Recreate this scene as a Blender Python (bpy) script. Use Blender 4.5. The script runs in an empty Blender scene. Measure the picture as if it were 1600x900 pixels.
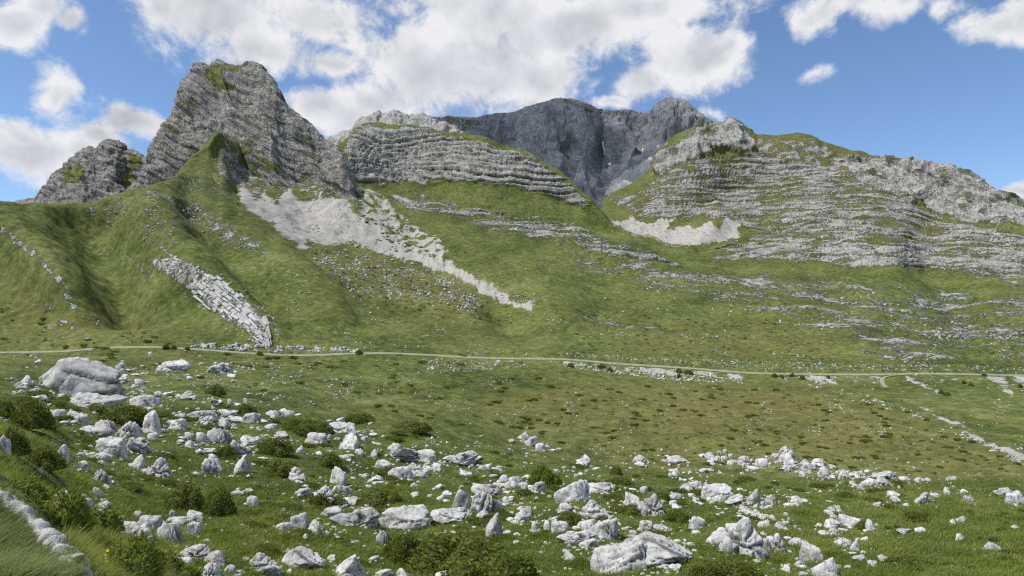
import bpy, math, random
import numpy as np
from mathutils import Vector, Matrix, Euler

random.seed(7)
RNG = np.random.default_rng(11)
R = math.radians

# ------------------------------------------------------------------ camera
F_PX, HOR = 1043.0, 500.0            # focal length and horizon row, in photograph pixels (1600 x 900)
SC = bpy.context.scene
COL = SC.collection
cd = bpy.data.cameras.new('camera')
cam = bpy.data.objects.new('camera', cd)
COL.objects.link(cam)
cam.location = (0, 0, 0)
cam.rotation_euler = (R(90), 0, 0)
cd.sensor_width = 36.0
cd.lens = F_PX / 1600.0 * 36.0
cd.shift_y = (HOR - 450.0) / 1600.0
cd.clip_start = 0.2
cd.clip_end = 20000
SC.camera = cam

# ------------------------------------------------------------------ light
SUN_DIR = Vector((-0.47, -0.17, 0.86)).normalized()      # towards the sun: high, from the left
SUN_EL = math.asin(SUN_DIR.z)
SUN_AZ = math.atan2(SUN_DIR.x, SUN_DIR.y)
ld = bpy.data.lights.new('sun', 'SUN')
ld.energy = 3.6
ld.angle = R(0.53)
ld.color = (1.0, 0.955, 0.89)
sun = bpy.data.objects.new('sun', ld)
COL.objects.link(sun)
sun.rotation_euler = (-SUN_DIR).to_track_quat('-Z', 'Y').to_euler()
SC.view_settings.view_transform = 'Standard'
SC.view_settings.look = 'None'
SC.view_settings.exposure = 0.42
SC.view_settings.gamma = 1.0
SC.view_settings.use_curve_mapping = False
SC.cycles.max_bounces = 5
SC.cycles.diffuse_bounces = 2
SC.cycles.glossy_bounces = 1
SC.cycles.transparent_max_bounces = 8
SC.cycles.use_denoising = False
SC.cycles.pixel_filter_type = 'BLACKMAN_HARRIS'
SC.cycles.filter_width = 1.2


class NT:
    """tiny node-tree writer"""
    def __init__(s, tree):
        s.t = tree
        tree.nodes.clear()

    def n(s, typ, **kw):
        nd = s.t.nodes.new(typ)
        for k, v in kw.items():
            setattr(nd, k, v)
        return nd

    def put(s, sock, v):
        if v is None:
            return
        if hasattr(v, 'is_linked') or isinstance(v, bpy.types.NodeSocket):
            s.t.links.new(v, sock)
        else:
            sock.default_value = v

    def m(s, op, a, b=None, c=None, clamp=False):
        nd = s.n('ShaderNodeMath', operation=op)
        nd.use_clamp = clamp
        for i, v in enumerate((a, b, c)):
            s.put(nd.inputs[i], v)
        return nd.outputs[0]

    def vm(s, op, a, b=None):
        nd = s.n('ShaderNodeVectorMath', operation=op)
        s.put(nd.inputs[0], a)
        s.put(nd.inputs[1], b)
        return nd.outputs['Value'] if op in ('LENGTH', 'DOT_PRODUCT', 'DISTANCE') else nd.outputs[0]

    def ss(s, v, lo, hi, a=0.0, b=1.0):
        nd = s.n('ShaderNodeMapRange', interpolation_type='SMOOTHSTEP')
        s.put(nd.inputs[0], v)
        s.put(nd.inputs[1], lo); s.put(nd.inputs[2], hi)
        s.put(nd.inputs[3], a); s.put(nd.inputs[4], b)
        return nd.outputs[0]

    def mix(s, f, a, b, blend='MIX'):
        nd = s.n('ShaderNodeMix', data_type='RGBA', blend_type=blend)
        s.put(nd.inputs[0], f)
        for i, v in ((6, a), (7, b)):
            if isinstance(v, (tuple, list)) and len(v) == 3:
                v = (*v, 1.0)
            s.put(nd.inputs[i], v)
        return nd.outputs[2]

    def noise(s, vec, scale, detail=4.0, rough=0.55, dist=0.0, out=0):
        nd = s.n('ShaderNodeTexNoise')
        s.put(nd.inputs['Vector'], vec)
        nd.inputs['Scale'].default_value = scale
        nd.inputs['Detail'].default_value = detail
        nd.inputs['Roughness'].default_value = rough
        nd.inputs['Distortion'].default_value = dist
        return nd.outputs[out]

    def voro(s, vec, scale, feature='F1', out='Distance', rnd=1.0):
        nd = s.n('ShaderNodeTexVoronoi', feature=feature)
        s.put(nd.inputs['Vector'], vec)
        nd.inputs['Scale'].default_value = scale
        nd.inputs['Randomness'].default_value = rnd
        return nd.outputs[out]

    def attr(s, name, out='Fac'):
        return s.n('ShaderNodeAttribute', attribute_name=name).outputs[out]

    def ramp(s, f, stops):
        nd = s.n('ShaderNodeValToRGB')
        e = nd.color_ramp.elements
        while len(e) < len(stops):
            e.new(0.5)
        for i, (p, c) in enumerate(stops):
            e[i].position = p
            e[i].color = (*c, 1.0)
        s.put(nd.inputs[0], f)
        return nd.outputs[0]

    def mapping(s, vec, scale=(1, 1, 1), rot=(0, 0, 0)):
        nd = s.n('ShaderNodeMapping')
        s.put(nd.inputs[0], vec)
        nd.inputs['Scale'].default_value = scale
        nd.inputs['Rotation'].default_value = rot
        return nd.outputs[0]


# ------------------------------------------------------------------ sky with clouds (world)
def ang(px, py):
    return (math.degrees(math.atan2(px - 800, F_PX)),
            math.degrees(math.atan2(HOR - py, math.hypot(F_PX, px - 800))))


CLOUDS = [  # centre x, y, half width, half height of each cloud lump in the photograph, weight
    (330, 20, 165, 75, 1.0), (250, 5, 90, 55, .9), (420, 75, 120, 50, .9), (500, 25, 110, 50, 1.0),
    (510, 90, 60, 26, .8),
    (660, 110, 130, 95, 1.0), (590, 165, 95, 60, .95), (500, 175, 60, 45, .9), (540, 195, 60, 50, .9),
    (740, 90, 170, 100, 1.1), (840, 120, 90, 75, 1.0), (880, 40, 150, 70, 1.0), (1000, 10, 160, 45, .9),
    (740, 20, 210, 60, 1.0), (1075, 88, 85, 62, 1.0), (1010, 125, 45, 45, .7), (965, 165, 55, 14, .7),
    (1120, 182, 30, 12, .45), (1125, 60, 40, 40, .7),
    (20, 40, 75, 45, 1.0), (50, 15, 70, 40, .9), (112, 45, 34, 26, .8), (135, 68, 16, 20, .5),
    (30, 240, 105, 52, 1.0), (30, 210, 45, 36, .8), (88, 168, 36, 42, .62), (112, 150, 28, 22, .45),
    (215, 185, 75, 30, .95), (160, 212, 60, 36, .9), (90, 270, 60, 24, .6), (120, 236, 60, 40, .9),
    (1265, 30, 62, 42, .9), (1330, 10, 70, 34, .8), (1420, 0, 50, 22, .6), (1265, 132, 22, 14, .42),
    (1560, 35, 66, 32, .9), (1600, 20, 60, 40, .9), (1485, 8, 26, 18, .6), (1590, 302, 30, 14, .8),
]
W = bpy.data.worlds.new('World')
SC.world = W
W.use_nodes = True
W.cycles.sampling_method = 'NONE'
w = NT(W.node_tree)
tc = w.n('ShaderNodeTexCoord').outputs['Generated']
dirv = w.vm('NORMALIZE', tc)
sep = w.n('ShaderNodeSeparateXYZ')
w.put(sep.inputs[0], dirv)
RAD2 = 180.0 / math.pi
az = w.m('MULTIPLY', w.m('ARCTAN2', sep.outputs[0], sep.outputs[1]), RAD2)
el = w.m('MULTIPLY', w.m('ARCSINE', sep.outputs[2]), RAD2)
comb = w.n('ShaderNodeCombineXYZ')
w.put(comb.inputs[0], az); w.put(comb.inputs[1], el)
# slow warp so that the lumps do not read as ellipses
warp = w.n('ShaderNodeTexNoise')
w.put(warp.inputs['Vector'], dirv)
warp.inputs['Scale'].default_value = 7.0
warp.inputs['Detail'].default_value = 3.0
wv = w.vm('MULTIPLY', w.vm('SUBTRACT', warp.outputs['Color'], (0.5, 0.5, 0.5)), (6.5, 4.5, 0.0))
pos = w.vm('ADD', comb.outputs[0], wv)
cov = None
for (cx, cy, hw, hh, wt) in CLOUDS:
    a0, e0 = ang(cx, cy)
    aw = (ang(cx + hw, cy)[0] - ang(cx - hw, cy)[0]) / 2
    eh = (ang(cx, cy - hh)[1] - ang(cx, cy + hh)[1]) / 2
    d = w.vm('LENGTH', w.vm('MULTIPLY', w.vm('SUBTRACT', pos, (a0, e0, 0)), (1 / aw, 1 / eh, 1)))
    c = w.m('MULTIPLY_ADD', d, -wt, wt)
    cov = c if cov is None else w.m('SMOOTH_MAX', cov, c, 0.25)
# the same broken cumulus goes on outside the frame
gen = w.m('MULTIPLY_ADD', w.noise(dirv, 4.2, 3.0, 0.5), 4.2, -2.15)
outside = w.m('MAXIMUM', w.ss(w.m('ABSOLUTE', az), 41.0, 47.0), w.ss(el, 28.0, 33.0))
gen = w.m('ADD', gen, w.m('MULTIPLY_ADD', outside, 3.0, -3.0))
cov = w.m('MAXIMUM', w.m('MAXIMUM', cov, gen), -1.0)
fine = w.noise(dirv, 15.0, 9.0, 0.64, 0.35)
fine2 = w.noise(dirv, 48.0, 6.0, 0.6)
den = w.m('ADD', cov, w.m('MULTIPLY_ADD', fine, 2.1, -1.05))
den = w.m('ADD', den, w.m('MULTIPLY_ADD', fine2, 0.5, -0.25))
alpha = w.ss(den, -0.16, 0.50)
# thick parts go grey underneath; the shift towards the sun gives the lumps a lit side
sh = w.n('ShaderNodeTexNoise')
w.put(sh.inputs['Vector'], w.vm('ADD', dirv, (-0.022, 0.0, 0.03)))
sh.inputs['Scale'].default_value = 17.0
sh.inputs['Detail'].default_value = 5.0
sh.inputs['Roughness'].default_value = 0.55
lit = w.m('SUBTRACT', fine, sh.outputs[0])
mass = w.noise(w.vm('ADD', dirv, (0.31, 0.0, 0.17)), 6.5, 4.0, 0.55, 0.3)
thick = w.ss(w.m('ADD', w.m('MULTIPLY', w.m('MINIMUM', cov, 0.75), 0.55), mass), 0.62, 1.02)
bright = w.m('ADD', w.m('MULTIPLY_ADD', thick, -0.19, 0.69), w.m('MULTIPLY', lit, 0.32))
bright = w.m('MINIMUM', w.m('MAXIMUM', bright, 0.38), 0.70)
SKY_S = 0.115
ccol = w.mix(thick, (0.99, 0.99, 1.0), (0.93, 0.965, 1.03))
ccol = w.vm('SCALE', ccol)
ccol.node.inputs['Scale'].default_value = 1.0
w.put(ccol.node.inputs['Scale'], w.m('MULTIPLY', bright, 0.95 / SKY_S))
sky = w.n('ShaderNodeTexSky', sky_type='NISHITA')
sky.sun_disc = False
sky.sun_elevation = SUN_EL
sky.sun_rotation = SUN_AZ
sky.altitude = 1900
sky.air_density = 1.0
sky.dust_density = 1.3
sky.ozone_density = 1.3
SKYC = w.mix(1.0, sky.outputs[0], (0.86, 0.97, 1.06), 'MULTIPLY')
bg = w.n('ShaderNodeBackground')
w.put(bg.inputs[0], w.mix(w.m('MULTIPLY', alpha, 0.97), SKYC, ccol))
bg.inputs[1].default_value = SKY_S
wo = w.n('ShaderNodeOutputWorld')
w.put(wo.inputs[0], bg.outputs[0])

# ------------------------------------------------------------------ number helpers
_P = RNG.permutation(256).astype(np.int32)
_P = np.concatenate([_P, _P, _P])
_G = RNG.normal(size=(256, 3)).astype(np.float32)
_G /= np.linalg.norm(_G, axis=1, keepdims=True)


def pn(x, y, z):
    """gradient noise, about -1..1"""
    x = np.asarray(x, np.float32); y = np.asarray(y, np.float32); z = np.asarray(z, np.float32)
    xi = np.floor(x).astype(np.int32); yi = np.floor(y).astype(np.int32); zi = np.floor(z).astype(np.int32)
    xf, yf, zf = x - xi, y - yi, z - zi
    xi &= 255; yi &= 255; zi &= 255
    u = xf * xf * xf * (xf * (xf * 6 - 15) + 10)
    v = yf * yf * yf * (yf * (yf * 6 - 15) + 10)
    t = zf * zf * zf * (zf * (zf * 6 - 15) + 10)

    def g(i, j, k):
        h = _P[_P[_P[xi + i] + yi + j] + zi + k]
        gr = _G[h]
        return gr[..., 0] * (xf - i) + gr[..., 1] * (yf - j) + gr[..., 2] * (zf - k)
    a = g(0, 0, 0); a = a + u * (g(1, 0, 0) - a)
    b = g(0, 1, 0); b = b + u * (g(1, 1, 0) - b)
    a = a + v * (b - a)
    c = g(0, 0, 1); c = c + u * (g(1, 0, 1) - c)
    d = g(0, 1, 1); d = d + u * (g(1, 1, 1) - d)
    c = c + v * (d - c)
    return (a + t * (c - a)) * 1.5


def sst(v, lo, hi):
    t = np.clip((v - lo) / (hi - lo), 0, 1)
    return t * t * (3 - 2 * t)


def hash1(i, s=0):
    v = np.sin(np.asarray(i, np.float64) * 127.1 + s * 311.7) * 43758.5453
    return v - np.floor(v)


def pchip(xk, yk, x):
    """monotone cubic through knots; yk may be (K,) or (K, M) with x (N,)"""
    xk = np.asarray(xk, float); yk = np.asarray(yk, float)
    h = np.diff(xk)
    sh = (slice(None),) + (None,) * (yk.ndim - 1)
    dl = np.diff(yk, axis=0) / h[sh]
    m = np.zeros_like(yk)
    w1 = (2 * h[1:] + h[:-1])[sh]; w2 = (h[1:] + 2 * h[:-1])[sh]
    with np.errstate(divide='ignore', invalid='ignore'):
        mm = (w1 + w2) / (w1 / dl[:-1] + w2 / dl[1:])
    m[1:-1] = np.where(dl[:-1] * dl[1:] > 0, mm, 0)
    m[0], m[-1] = dl[0], dl[-1]
    i = np.clip(np.searchsorted(xk, x) - 1, 0, len(xk) - 2)
    t = ((x - xk[i]) / h[i])[sh]
    hh = h[i][sh]
    return ((1 + 2 * t) * (1 - t) ** 2 * yk[i] + t * (1 - t) ** 2 * hh * m[i]
            + t * t * (3 - 2 * t) * yk[i + 1] + t * t * (t - 1) * hh * m[i + 1])


def world(px, py, d):
    px = np.asarray(px, float); py = np.asarray(py, float); d = np.asarray(d, float)
    return np.stack([(px - 800) / F_PX * d, d, (HOR - py) / F_PX * d], -1)


def pixel(P):
    return P[..., 0] / P[..., 1] * F_PX + 800, HOR - P[..., 2] / P[..., 1] * F_PX


def in_poly(px, py, poly, soft=6.0):
    """0..1 inside an outline given in photograph pixels, soft edge in pixels"""
    out = np.zeros(px.shape, np.float32)
    poly = np.array(poly, float)
    lo, hi = poly.min(0) - 3 * soft, poly.max(0) + 3 * soft
    k = (px > lo[0]) & (px < hi[0]) & (py > lo[1]) & (py < hi[1])
    if not k.any():
        return out
    x, y = px[k], py[k]
    inside = np.zeros(x.shape, bool)
    dist = np.full(x.shape, 1e9)
    n = len(poly)
    for i in range(n):
        x0, y0 = poly[i]; x1, y1 = poly[(i + 1) % n]
        c = (y0 > y) != (y1 > y)
        xi = x0 + (y - y0) * (x1 - x0) / (y1 - y0 if y1 != y0 else 1e-9)
        inside ^= c & (x < xi)
        dx, dy = x1 - x0, y1 - y0
        t = np.clip(((x - x0) * dx + (y - y0) * dy) / (dx * dx + dy * dy + 1e-9), 0, 1)
        dist = np.minimum(dist, np.hypot(x - x0 - t * dx, y - y0 - t * dy))
    sd = np.where(inside, dist, -dist)
    out[k] = sst(sd, -soft, soft)
    return out


def near_line(px, py, line, width):
    """1 on a polyline falling to 0 at width pixels"""
    line = np.array(line, float)
    dist = np.full(px.shape, 1e9)
    for i in range(len(line) - 1):
        x0, y0 = line[i]; x1, y1 = line[i + 1]
        dx, dy = x1 - x0, y1 - y0
        t = np.clip(((px - x0) * dx + (py - y0) * dy) / (dx * dx + dy * dy + 1e-9), 0, 1)
        dist = np.minimum(dist, np.hypot(px - x0 - t * dx, py - y0 - t * dy))
    return 1 - sst(dist, width * 0.4, width)


def mesh_from(name, V, Fq, smooth=True, attrs=None):
    V = np.ascontiguousarray(V, np.float32).reshape(-1, 3)
    Fq = np.ascontiguousarray(Fq, np.int32)
    me = bpy.data.meshes.new(name)
    k = Fq.shape[1]
    me.vertices.add(len(V))
    me.vertices.foreach_set('co', V.ravel())
    me.loops.add(Fq.size)
    me.loops.foreach_set('vertex_index', Fq.ravel())
    me.polygons.add(len(Fq))
    me.polygons.foreach_set('loop_start', np.arange(0, Fq.size, k, dtype=np.int32))
    me.update(calc_edges=True)
    me.polygons.foreach_set('use_smooth', np.full(len(Fq), smooth, bool))
    for kx, a in (attrs or {}).items():
        at = me.attributes.new(kx, 'FLOAT', 'POINT')
        at.data.foreach_set('value', np.ascontiguousarray(a, np.float32).ravel())
    return me


def link(name, me, mat=None, parent=None, **props):
    o = bpy.data.objects.new(name, me)
    COL.objects.link(o)
    if mat is not None and me is not None and not me.materials:
        me.materials.append(mat)
    if parent is not None:
        o.parent = parent
    for k, v in props.items():
        o[k] = v
    return o


def grid_faces(nr, nc):
    a = (np.arange(nr - 1)[:, None] * nc + np.arange(nc - 1)[None]).ravel()
    return np.stack([a, a + 1, a + nc + 1, a + nc], -1)


def grid_normals(P):
    du = np.gradient(P, axis=1); dv = np.gradient(P, axis=0)
    n = np.cross(du, dv)
    n /= np.linalg.norm(n, axis=-1, keepdims=True) + 1e-9
    return n


def loft(lines, nu, rows, by_px=None):
    """surface through outline curves (px, py, distance); returns world grid (rows, nu)"""
    if by_px is not None:
        u = np.linspace(by_px[0], by_px[1], nu)
        K = []
        for L in lines:
            L = np.array(L, float)
            K.append(world(u, pchip(L[:, 0], L[:, 1], u), pchip(L[:, 0], L[:, 2], u)))
    else:
        K = []
        u = np.linspace(0, 1, nu)
        for L in lines:
            L = np.array(L, float)
            q = np.linspace(0, 1, len(L))
            K.append(world(*[pchip(q, L[:, i], u) for i in range(3)]))
    K = np.array(K)                                   # (k, nu, 3)
    v = [0.0]
    for j, r in enumerate(rows):
        v += list(j + (np.arange(r) + 1) / r)
    v = np.array(v)
    kk = np.arange(len(lines))
    return np.stack([pchip(kk, K[..., i], v) for i in range(3)], -1)


def beds(b, T, seed, x, y):
    """hard beds standing proud of soft ones along a bedding coordinate (metres); returns 0..1 and the bed number"""
    q = b / T
    i = np.floor(q)
    f = q - i
    th = 0.45 + 0.4 * hash1(i, seed)
    hard = sst(f, 0.0, 0.09) * (1 - sst(f, th, th + 0.08))
    pres = sst(pn(x / (T * 7) + 31.7 * hash1(i, seed + 3), i * 7.31, y / (T * 9)), -0.45, 0.15)
    return hard, i, pres

# ------------------------------------------------------------------ materials
def new_mat(name):
    m = bpy.data.materials.new(name)
    m.use_nodes = True
    return m, NT(m.node_tree)


def finish(t, col, rough, height=None, dist=0.1, strength=1.0, spec=0.3, trans=None):
    b = t.n('ShaderNodeBsdfPrincipled')
    t.put(b.inputs['Base Color'], col)
    t.put(b.inputs['Roughness'], rough)
    b.inputs['Specular IOR Level'].default_value = spec
    if height is not None:
        bp = t.n('ShaderNodeBump')
        bp.inputs['Strength'].default_value = strength
        bp.inputs['Distance'].default_value = dist
        t.put(bp.inputs['Height'], height)
        t.put(b.inputs['Normal'], bp.outputs[0])
    o = t.n('ShaderNodeOutputMaterial')
    sh = b.outputs[0]
    if trans is not None:
        tr = t.n('ShaderNodeBsdfTranslucent')
        t.put(tr.inputs[0], trans)
        mx = t.n('ShaderNodeMixShader')
        mx.inputs[0].default_value = 0.4
        t.t.links.new(sh, mx.inputs[1]); t.t.links.new(tr.outputs[0], mx.inputs[2])
        sh = mx.outputs[0]
    t.t.links.new(sh, o.inputs[0])


def grass_colour(t, pos, tone):
    n1 = t.noise(pos, 0.022, 5.0, 0.55)
    n2 = t.noise(pos, 0.27, 6.0, 0.74)
    n3 = t.noise(pos, 2.1, 4.0, 0.65)
    s = t.m('ADD', t.m('MULTIPLY', n1, 0.9), t.m('ADD', t.m('MULTIPLY', n2, 1.5), t.m('MULTIPLY', n3, 0.8)))
    g = t.ramp(t.m('SUBTRACT', s, 1.10), [(0.20, (0.028, 0.042, 0.010)), (0.42, (0.064, 0.088, 0.018)), (0.57, (0.100, 0.126, 0.029)),
                   (0.82, (0.190, 0.196, 0.075))])
    dry = t.ramp(t.m('ADD', t.m('MULTIPLY', n2, .6), t.m('MULTIPLY', n3, .4)), [(0.34, (0.070, 0.068, 0.018)), (0.5, (0.135, 0.124, 0.036)), (0.64, (0.215, 0.190, 0.075))])
    return t.mix(tone, g, dry), n2, n3


def terrain_mat(name, dark, mid, light, scree, fl=1.0, grass_gain=1.0, bd=1.0):
    m, t = new_mat(name)
    pos = t.n('ShaderNodeNewGeometry').outputs['Position']
    rock, scr, tone = t.attr('rock'), t.attr('scree'), t.attr('tone')
    tn = t.m('ADD', tone, t.m('MULTIPLY_ADD', t.noise(pos, 0.045, 4.0), 0.9, -0.45), clamp=True)
    gcol, n2, n3 = grass_colour(t, pos, tn)
    if grass_gain != 1.0:
        gcol = t.mix(1.0, gcol, (grass_gain,) * 3, 'MULTIPLY')
    r1 = t.noise(pos, 0.11 * fl, 5.0, 0.62, 0.4)
    r2 = t.noise(t.mapping(pos, (1, 1, 0.35)), 0.5 * fl, 3.0, 0.6)
    r3 = t.voro(t.mapping(pos, (1, 1, 0.6)), 0.28 * fl, 'DISTANCE_TO_EDGE')
    rc = t.ramp(t.m('ADD', t.m('MULTIPLY', r1, 0.55), t.m('MULTIPLY', r2, 0.5)),
                [(0.40, dark), (0.53, mid), (0.66, light)])
    lich = t.ss(t.noise(pos, 0.35 * fl, 4.0, 0.6), 0.56, 0.66)
    rc = t.mix(t.m('MULTIPLY', lich, 0.35), rc, (0.10, 0.105, 0.085))
    br = t.noise(pos, 0.42 * fl, 6.0, 0.72)
    cb = t.n('ShaderNodeCombineXYZ')
    sp = t.n('ShaderNodeSeparateXYZ')
    t.put(sp.inputs[0], pos)
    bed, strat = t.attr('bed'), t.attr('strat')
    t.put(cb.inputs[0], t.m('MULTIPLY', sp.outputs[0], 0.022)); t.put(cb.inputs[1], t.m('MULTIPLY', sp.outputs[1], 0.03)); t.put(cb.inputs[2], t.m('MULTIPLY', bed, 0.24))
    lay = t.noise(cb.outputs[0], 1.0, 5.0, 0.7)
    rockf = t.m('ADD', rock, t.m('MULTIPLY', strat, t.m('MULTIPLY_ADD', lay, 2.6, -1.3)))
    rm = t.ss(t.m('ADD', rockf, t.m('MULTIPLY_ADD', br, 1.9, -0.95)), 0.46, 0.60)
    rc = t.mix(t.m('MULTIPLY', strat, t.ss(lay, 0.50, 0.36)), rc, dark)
    sn = t.noise(pos, 0.55, 6.0, 0.75)
    flow = t.noise(t.mapping(pos, (0.5, 0.06, 0.10), (0, 0, 0.5)), 0.55, 4.0, 0.6)
    sc = t.mix(t.ss(t.m('ADD', t.m('MULTIPLY', sn, .6), t.m('MULTIPLY', flow, .4)), 0.36, 0.62), tuple(c * 0.70 for c in scree), tuple(c * 1.16 for c in scree))
    sm = t.ss(t.m('ADD', scr, t.m('ADD', t.m('MULTIPLY_ADD', br, 1.7, -0.85), t.m('MULTIPLY_ADD', flow, 1.5, -0.75))), 0.40, 0.60)
    col = t.mix(rm, gcol, rc)
    col = t.mix(sm, col, sc)
    # relief: grassy tussocks, cracked rock, stony scree
    hg = t.m('ADD', t.m('MULTIPLY', n3, 0.16), t.m('MULTIPLY', n2, 0.7))
    hr = t.m('ADD', t.m('MULTIPLY', t.m('MULTIPLY', lay, strat), 4.5), t.m('MULTIPLY', r1, 2.2))
    hr = t.m('ADD', hr, t.m('ADD', t.m('MULTIPLY', r2, 1.1), t.m('MULTIPLY', t.ss(r3, 0.0, 0.12), 0.5)))
    mh = t.n('ShaderNodeMix', data_type='FLOAT')
    t.put(mh.inputs[0], rm); t.put(mh.inputs[2], hg); t.put(mh.inputs[3], hr)
    mh2 = t.n('ShaderNodeMix', data_type='FLOAT')
    t.put(mh2.inputs[0], sm); t.put(mh2.inputs[2], mh.outputs[0]); t.put(mh2.inputs[3], t.m('MULTIPLY', sn, 0.5))
    finish(t, col, 0.92, mh2.outputs[0], bd, 0.9, 0.15)
    return m


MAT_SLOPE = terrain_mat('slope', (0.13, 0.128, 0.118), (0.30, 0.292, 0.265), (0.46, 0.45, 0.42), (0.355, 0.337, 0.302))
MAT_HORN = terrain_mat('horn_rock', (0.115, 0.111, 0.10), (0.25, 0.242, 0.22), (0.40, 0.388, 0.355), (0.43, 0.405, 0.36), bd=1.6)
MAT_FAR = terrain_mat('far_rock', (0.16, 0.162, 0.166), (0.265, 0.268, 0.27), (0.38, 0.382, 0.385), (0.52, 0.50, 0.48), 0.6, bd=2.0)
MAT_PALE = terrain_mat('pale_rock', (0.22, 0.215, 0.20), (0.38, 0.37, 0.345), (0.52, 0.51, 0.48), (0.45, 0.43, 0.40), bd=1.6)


def boulder_mat(name, gain):
    m, t = new_mat(name)
    tc = t.n('ShaderNodeTexCoord')
    geo = t.n('ShaderNodeNewGeometry')
    rnd = t.n('ShaderNodeObjectInfo').outputs['Random']
    pos = geo.outputs['Position']
    a = t.noise(pos, 1.3, 7.0, 0.65, 0.3)
    b = t.noise(t.mapping(pos, (1, 1, 0.3)), 5.0, 6.0, 0.7)
    c = t.noise(pos, 14.0, 4.0, 0.7)
    s = t.m('ADD', t.m('MULTIPLY', a, 0.5), t.m('ADD', t.m('MULTIPLY', b, 0.35), t.m('MULTIPLY', c, 0.15)))
    col = t.ramp(s, [(0.37, (0.22, 0.215, 0.20)), (0.45, (0.46, 0.453, 0.43)), (0.53, (0.61, 0.603, 0.58)), (0.7, (0.70, 0.695, 0.675))])
    # grey and black lichen in blotches, some ochre
    l1 = t.ss(t.noise(pos, 3.1, 6.0, 0.7, 0.5), 0.57, 0.66)
    col = t.mix(t.m('MULTIPLY', l1, 0.68), col, (0.085, 0.085, 0.078))
    l2 = t.ss(t.noise(pos, 1.1, 5.0, 0.6, 0.3), 0.60, 0.70)
    col = t.mix(t.m('MULTIPLY', l2, 0.30), col, (0.26, 0.20, 0.11))
    stain = t.ss(t.noise(t.mapping(pos, (1, 1, .25)), 2.2, 5.0, .65, .4), 0.52, 0.68)
    col = t.mix(t.m('MULTIPLY', stain, 0.58), col, (0.20, 0.198, 0.185))
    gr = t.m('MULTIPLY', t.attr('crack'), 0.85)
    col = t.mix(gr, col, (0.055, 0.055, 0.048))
    col = t.mix(1.0, col, t.ramp(rnd, [(0.0, (gain * 0.80,) * 3), (1.0, (gain * 1.04,) * 3)]), 'MULTIPLY')
    pit = t.voro(pos, 6.0, 'F1')
    h = t.m('ADD', t.m('MULTIPLY', a, 0.25), t.m('ADD', t.m('MULTIPLY', b, 0.12), t.m('ADD', t.m('MULTIPLY', c, 0.05), t.m('MULTIPLY', t.ss(pit, 0.05, 0.25), 0.05))))
    finish(t, col, 0.9, h, 0.55, 0.9, 0.2)
    return m


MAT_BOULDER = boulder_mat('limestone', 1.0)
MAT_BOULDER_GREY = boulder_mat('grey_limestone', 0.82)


def leaf_mat(name, stops, tr):
    m, t = new_mat(name)
    pos = t.n('ShaderNodeNewGeometry').outputs['Position']
    ri = t.attr('tint')
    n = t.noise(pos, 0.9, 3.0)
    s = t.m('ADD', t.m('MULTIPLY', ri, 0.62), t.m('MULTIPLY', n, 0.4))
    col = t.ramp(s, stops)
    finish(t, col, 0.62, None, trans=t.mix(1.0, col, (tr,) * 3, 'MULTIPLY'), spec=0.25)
    return m


MAT_JUNIPER = leaf_mat('juniper', [(0.1, (0.074, 0.091, 0.017)), (0.45, (0.134, 0.163, 0.026)), (0.85, (0.233, 0.254, 0.047))], 1.1)
MAT_LEAFY = leaf_mat('leafy_green', [(0.1, (0.099, 0.138, 0.022)), (0.5, (0.202, 0.250, 0.037)), (0.9, (0.382, 0.377, 0.072))], 1.1)
MAT_BLADE = leaf_mat('grass_blade', [(0.1, (0.087, 0.132, 0.025)), (0.40, (0.185, 0.241, 0.042)), (0.68, (0.307, 0.329, 0.078)), (0.95, (0.500, 0.434, 0.208))], 1.1)
MAT_BANK = leaf_mat('bank_blade', [(0.1, (0.113, 0.158, 0.045)), (0.45, (0.234, 0.284, 0.094)), (0.75, (0.363, 0.378, 0.166)), (0.97, (0.624, 0.504, 0.350))], 1.1)
m_, t_ = new_mat('bark')
finish(t_, t_.ramp(t_.noise(t_.n('ShaderNodeNewGeometry').outputs['Position'], 9.0), [(0.3, (0.03, 0.022, 0.014)), (0.7, (0.09, 0.07, 0.05))]), 0.9)
MAT_BARK = m_
m_, t_ = new_mat('yellow_petal')
finish(t_, t_.ramp(t_.noise(t_.n('ShaderNodeNewGeometry').outputs['Position'], 20.0), [(0.3, (0.62, 0.40, 0.02)), (0.7, (0.80, 0.62, 0.04))]), 0.6)
MAT_PETAL = m_
m_, t_ = new_mat('snow')
finish(t_, t_.ramp(t_.noise(t_.n('ShaderNodeNewGeometry').outputs['Position'], 0.15, 6.0), [(0.3, (0.62, 0.63, 0.64)), (0.7, (0.84, 0.85, 0.86))]), 0.7)
MAT_SNOW = m_
m_, t_ = new_mat('road_surface')
p_ = t_.n('ShaderNodeNewGeometry').outputs['Position']
finish(t_, t_.ramp(t_.noise(p_, 0.6, 6.0, 0.65), [(0.3, (0.19, 0.185, 0.13)), (0.7, (0.33, 0.315, 0.25))]), 0.9, t_.noise(p_, 3.0, 4.0), 0.05)
MAT_ROAD = m_
m_, t_ = new_mat('cloud')
finish(t_, t_.ramp(t_.noise(t_.n('ShaderNodeNewGeometry').outputs['Position'], 0.02, 6.0), [(0.3, (0.80, 0.81, 0.83)), (0.7, (0.92, 0.92, 0.93))]), 1.0)
o_ = [n for n in t_.t.nodes if n.type == 'OUTPUT_MATERIAL'][0]
tr_ = t_.n('ShaderNodeBsdfTransparent')
mx_ = t_.n('ShaderNodeMixShader')
mx_.inputs[0].default_value = 0.77
t_.t.links.new(o_.inputs[0].links[0].from_socket, mx_.inputs[1]); t_.t.links.new(tr_.outputs[0], mx_.inputs[2])
t_.t.links.new(mx_.outputs[0], o_.inputs[0])
MAT_CLOUD = m_

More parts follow.
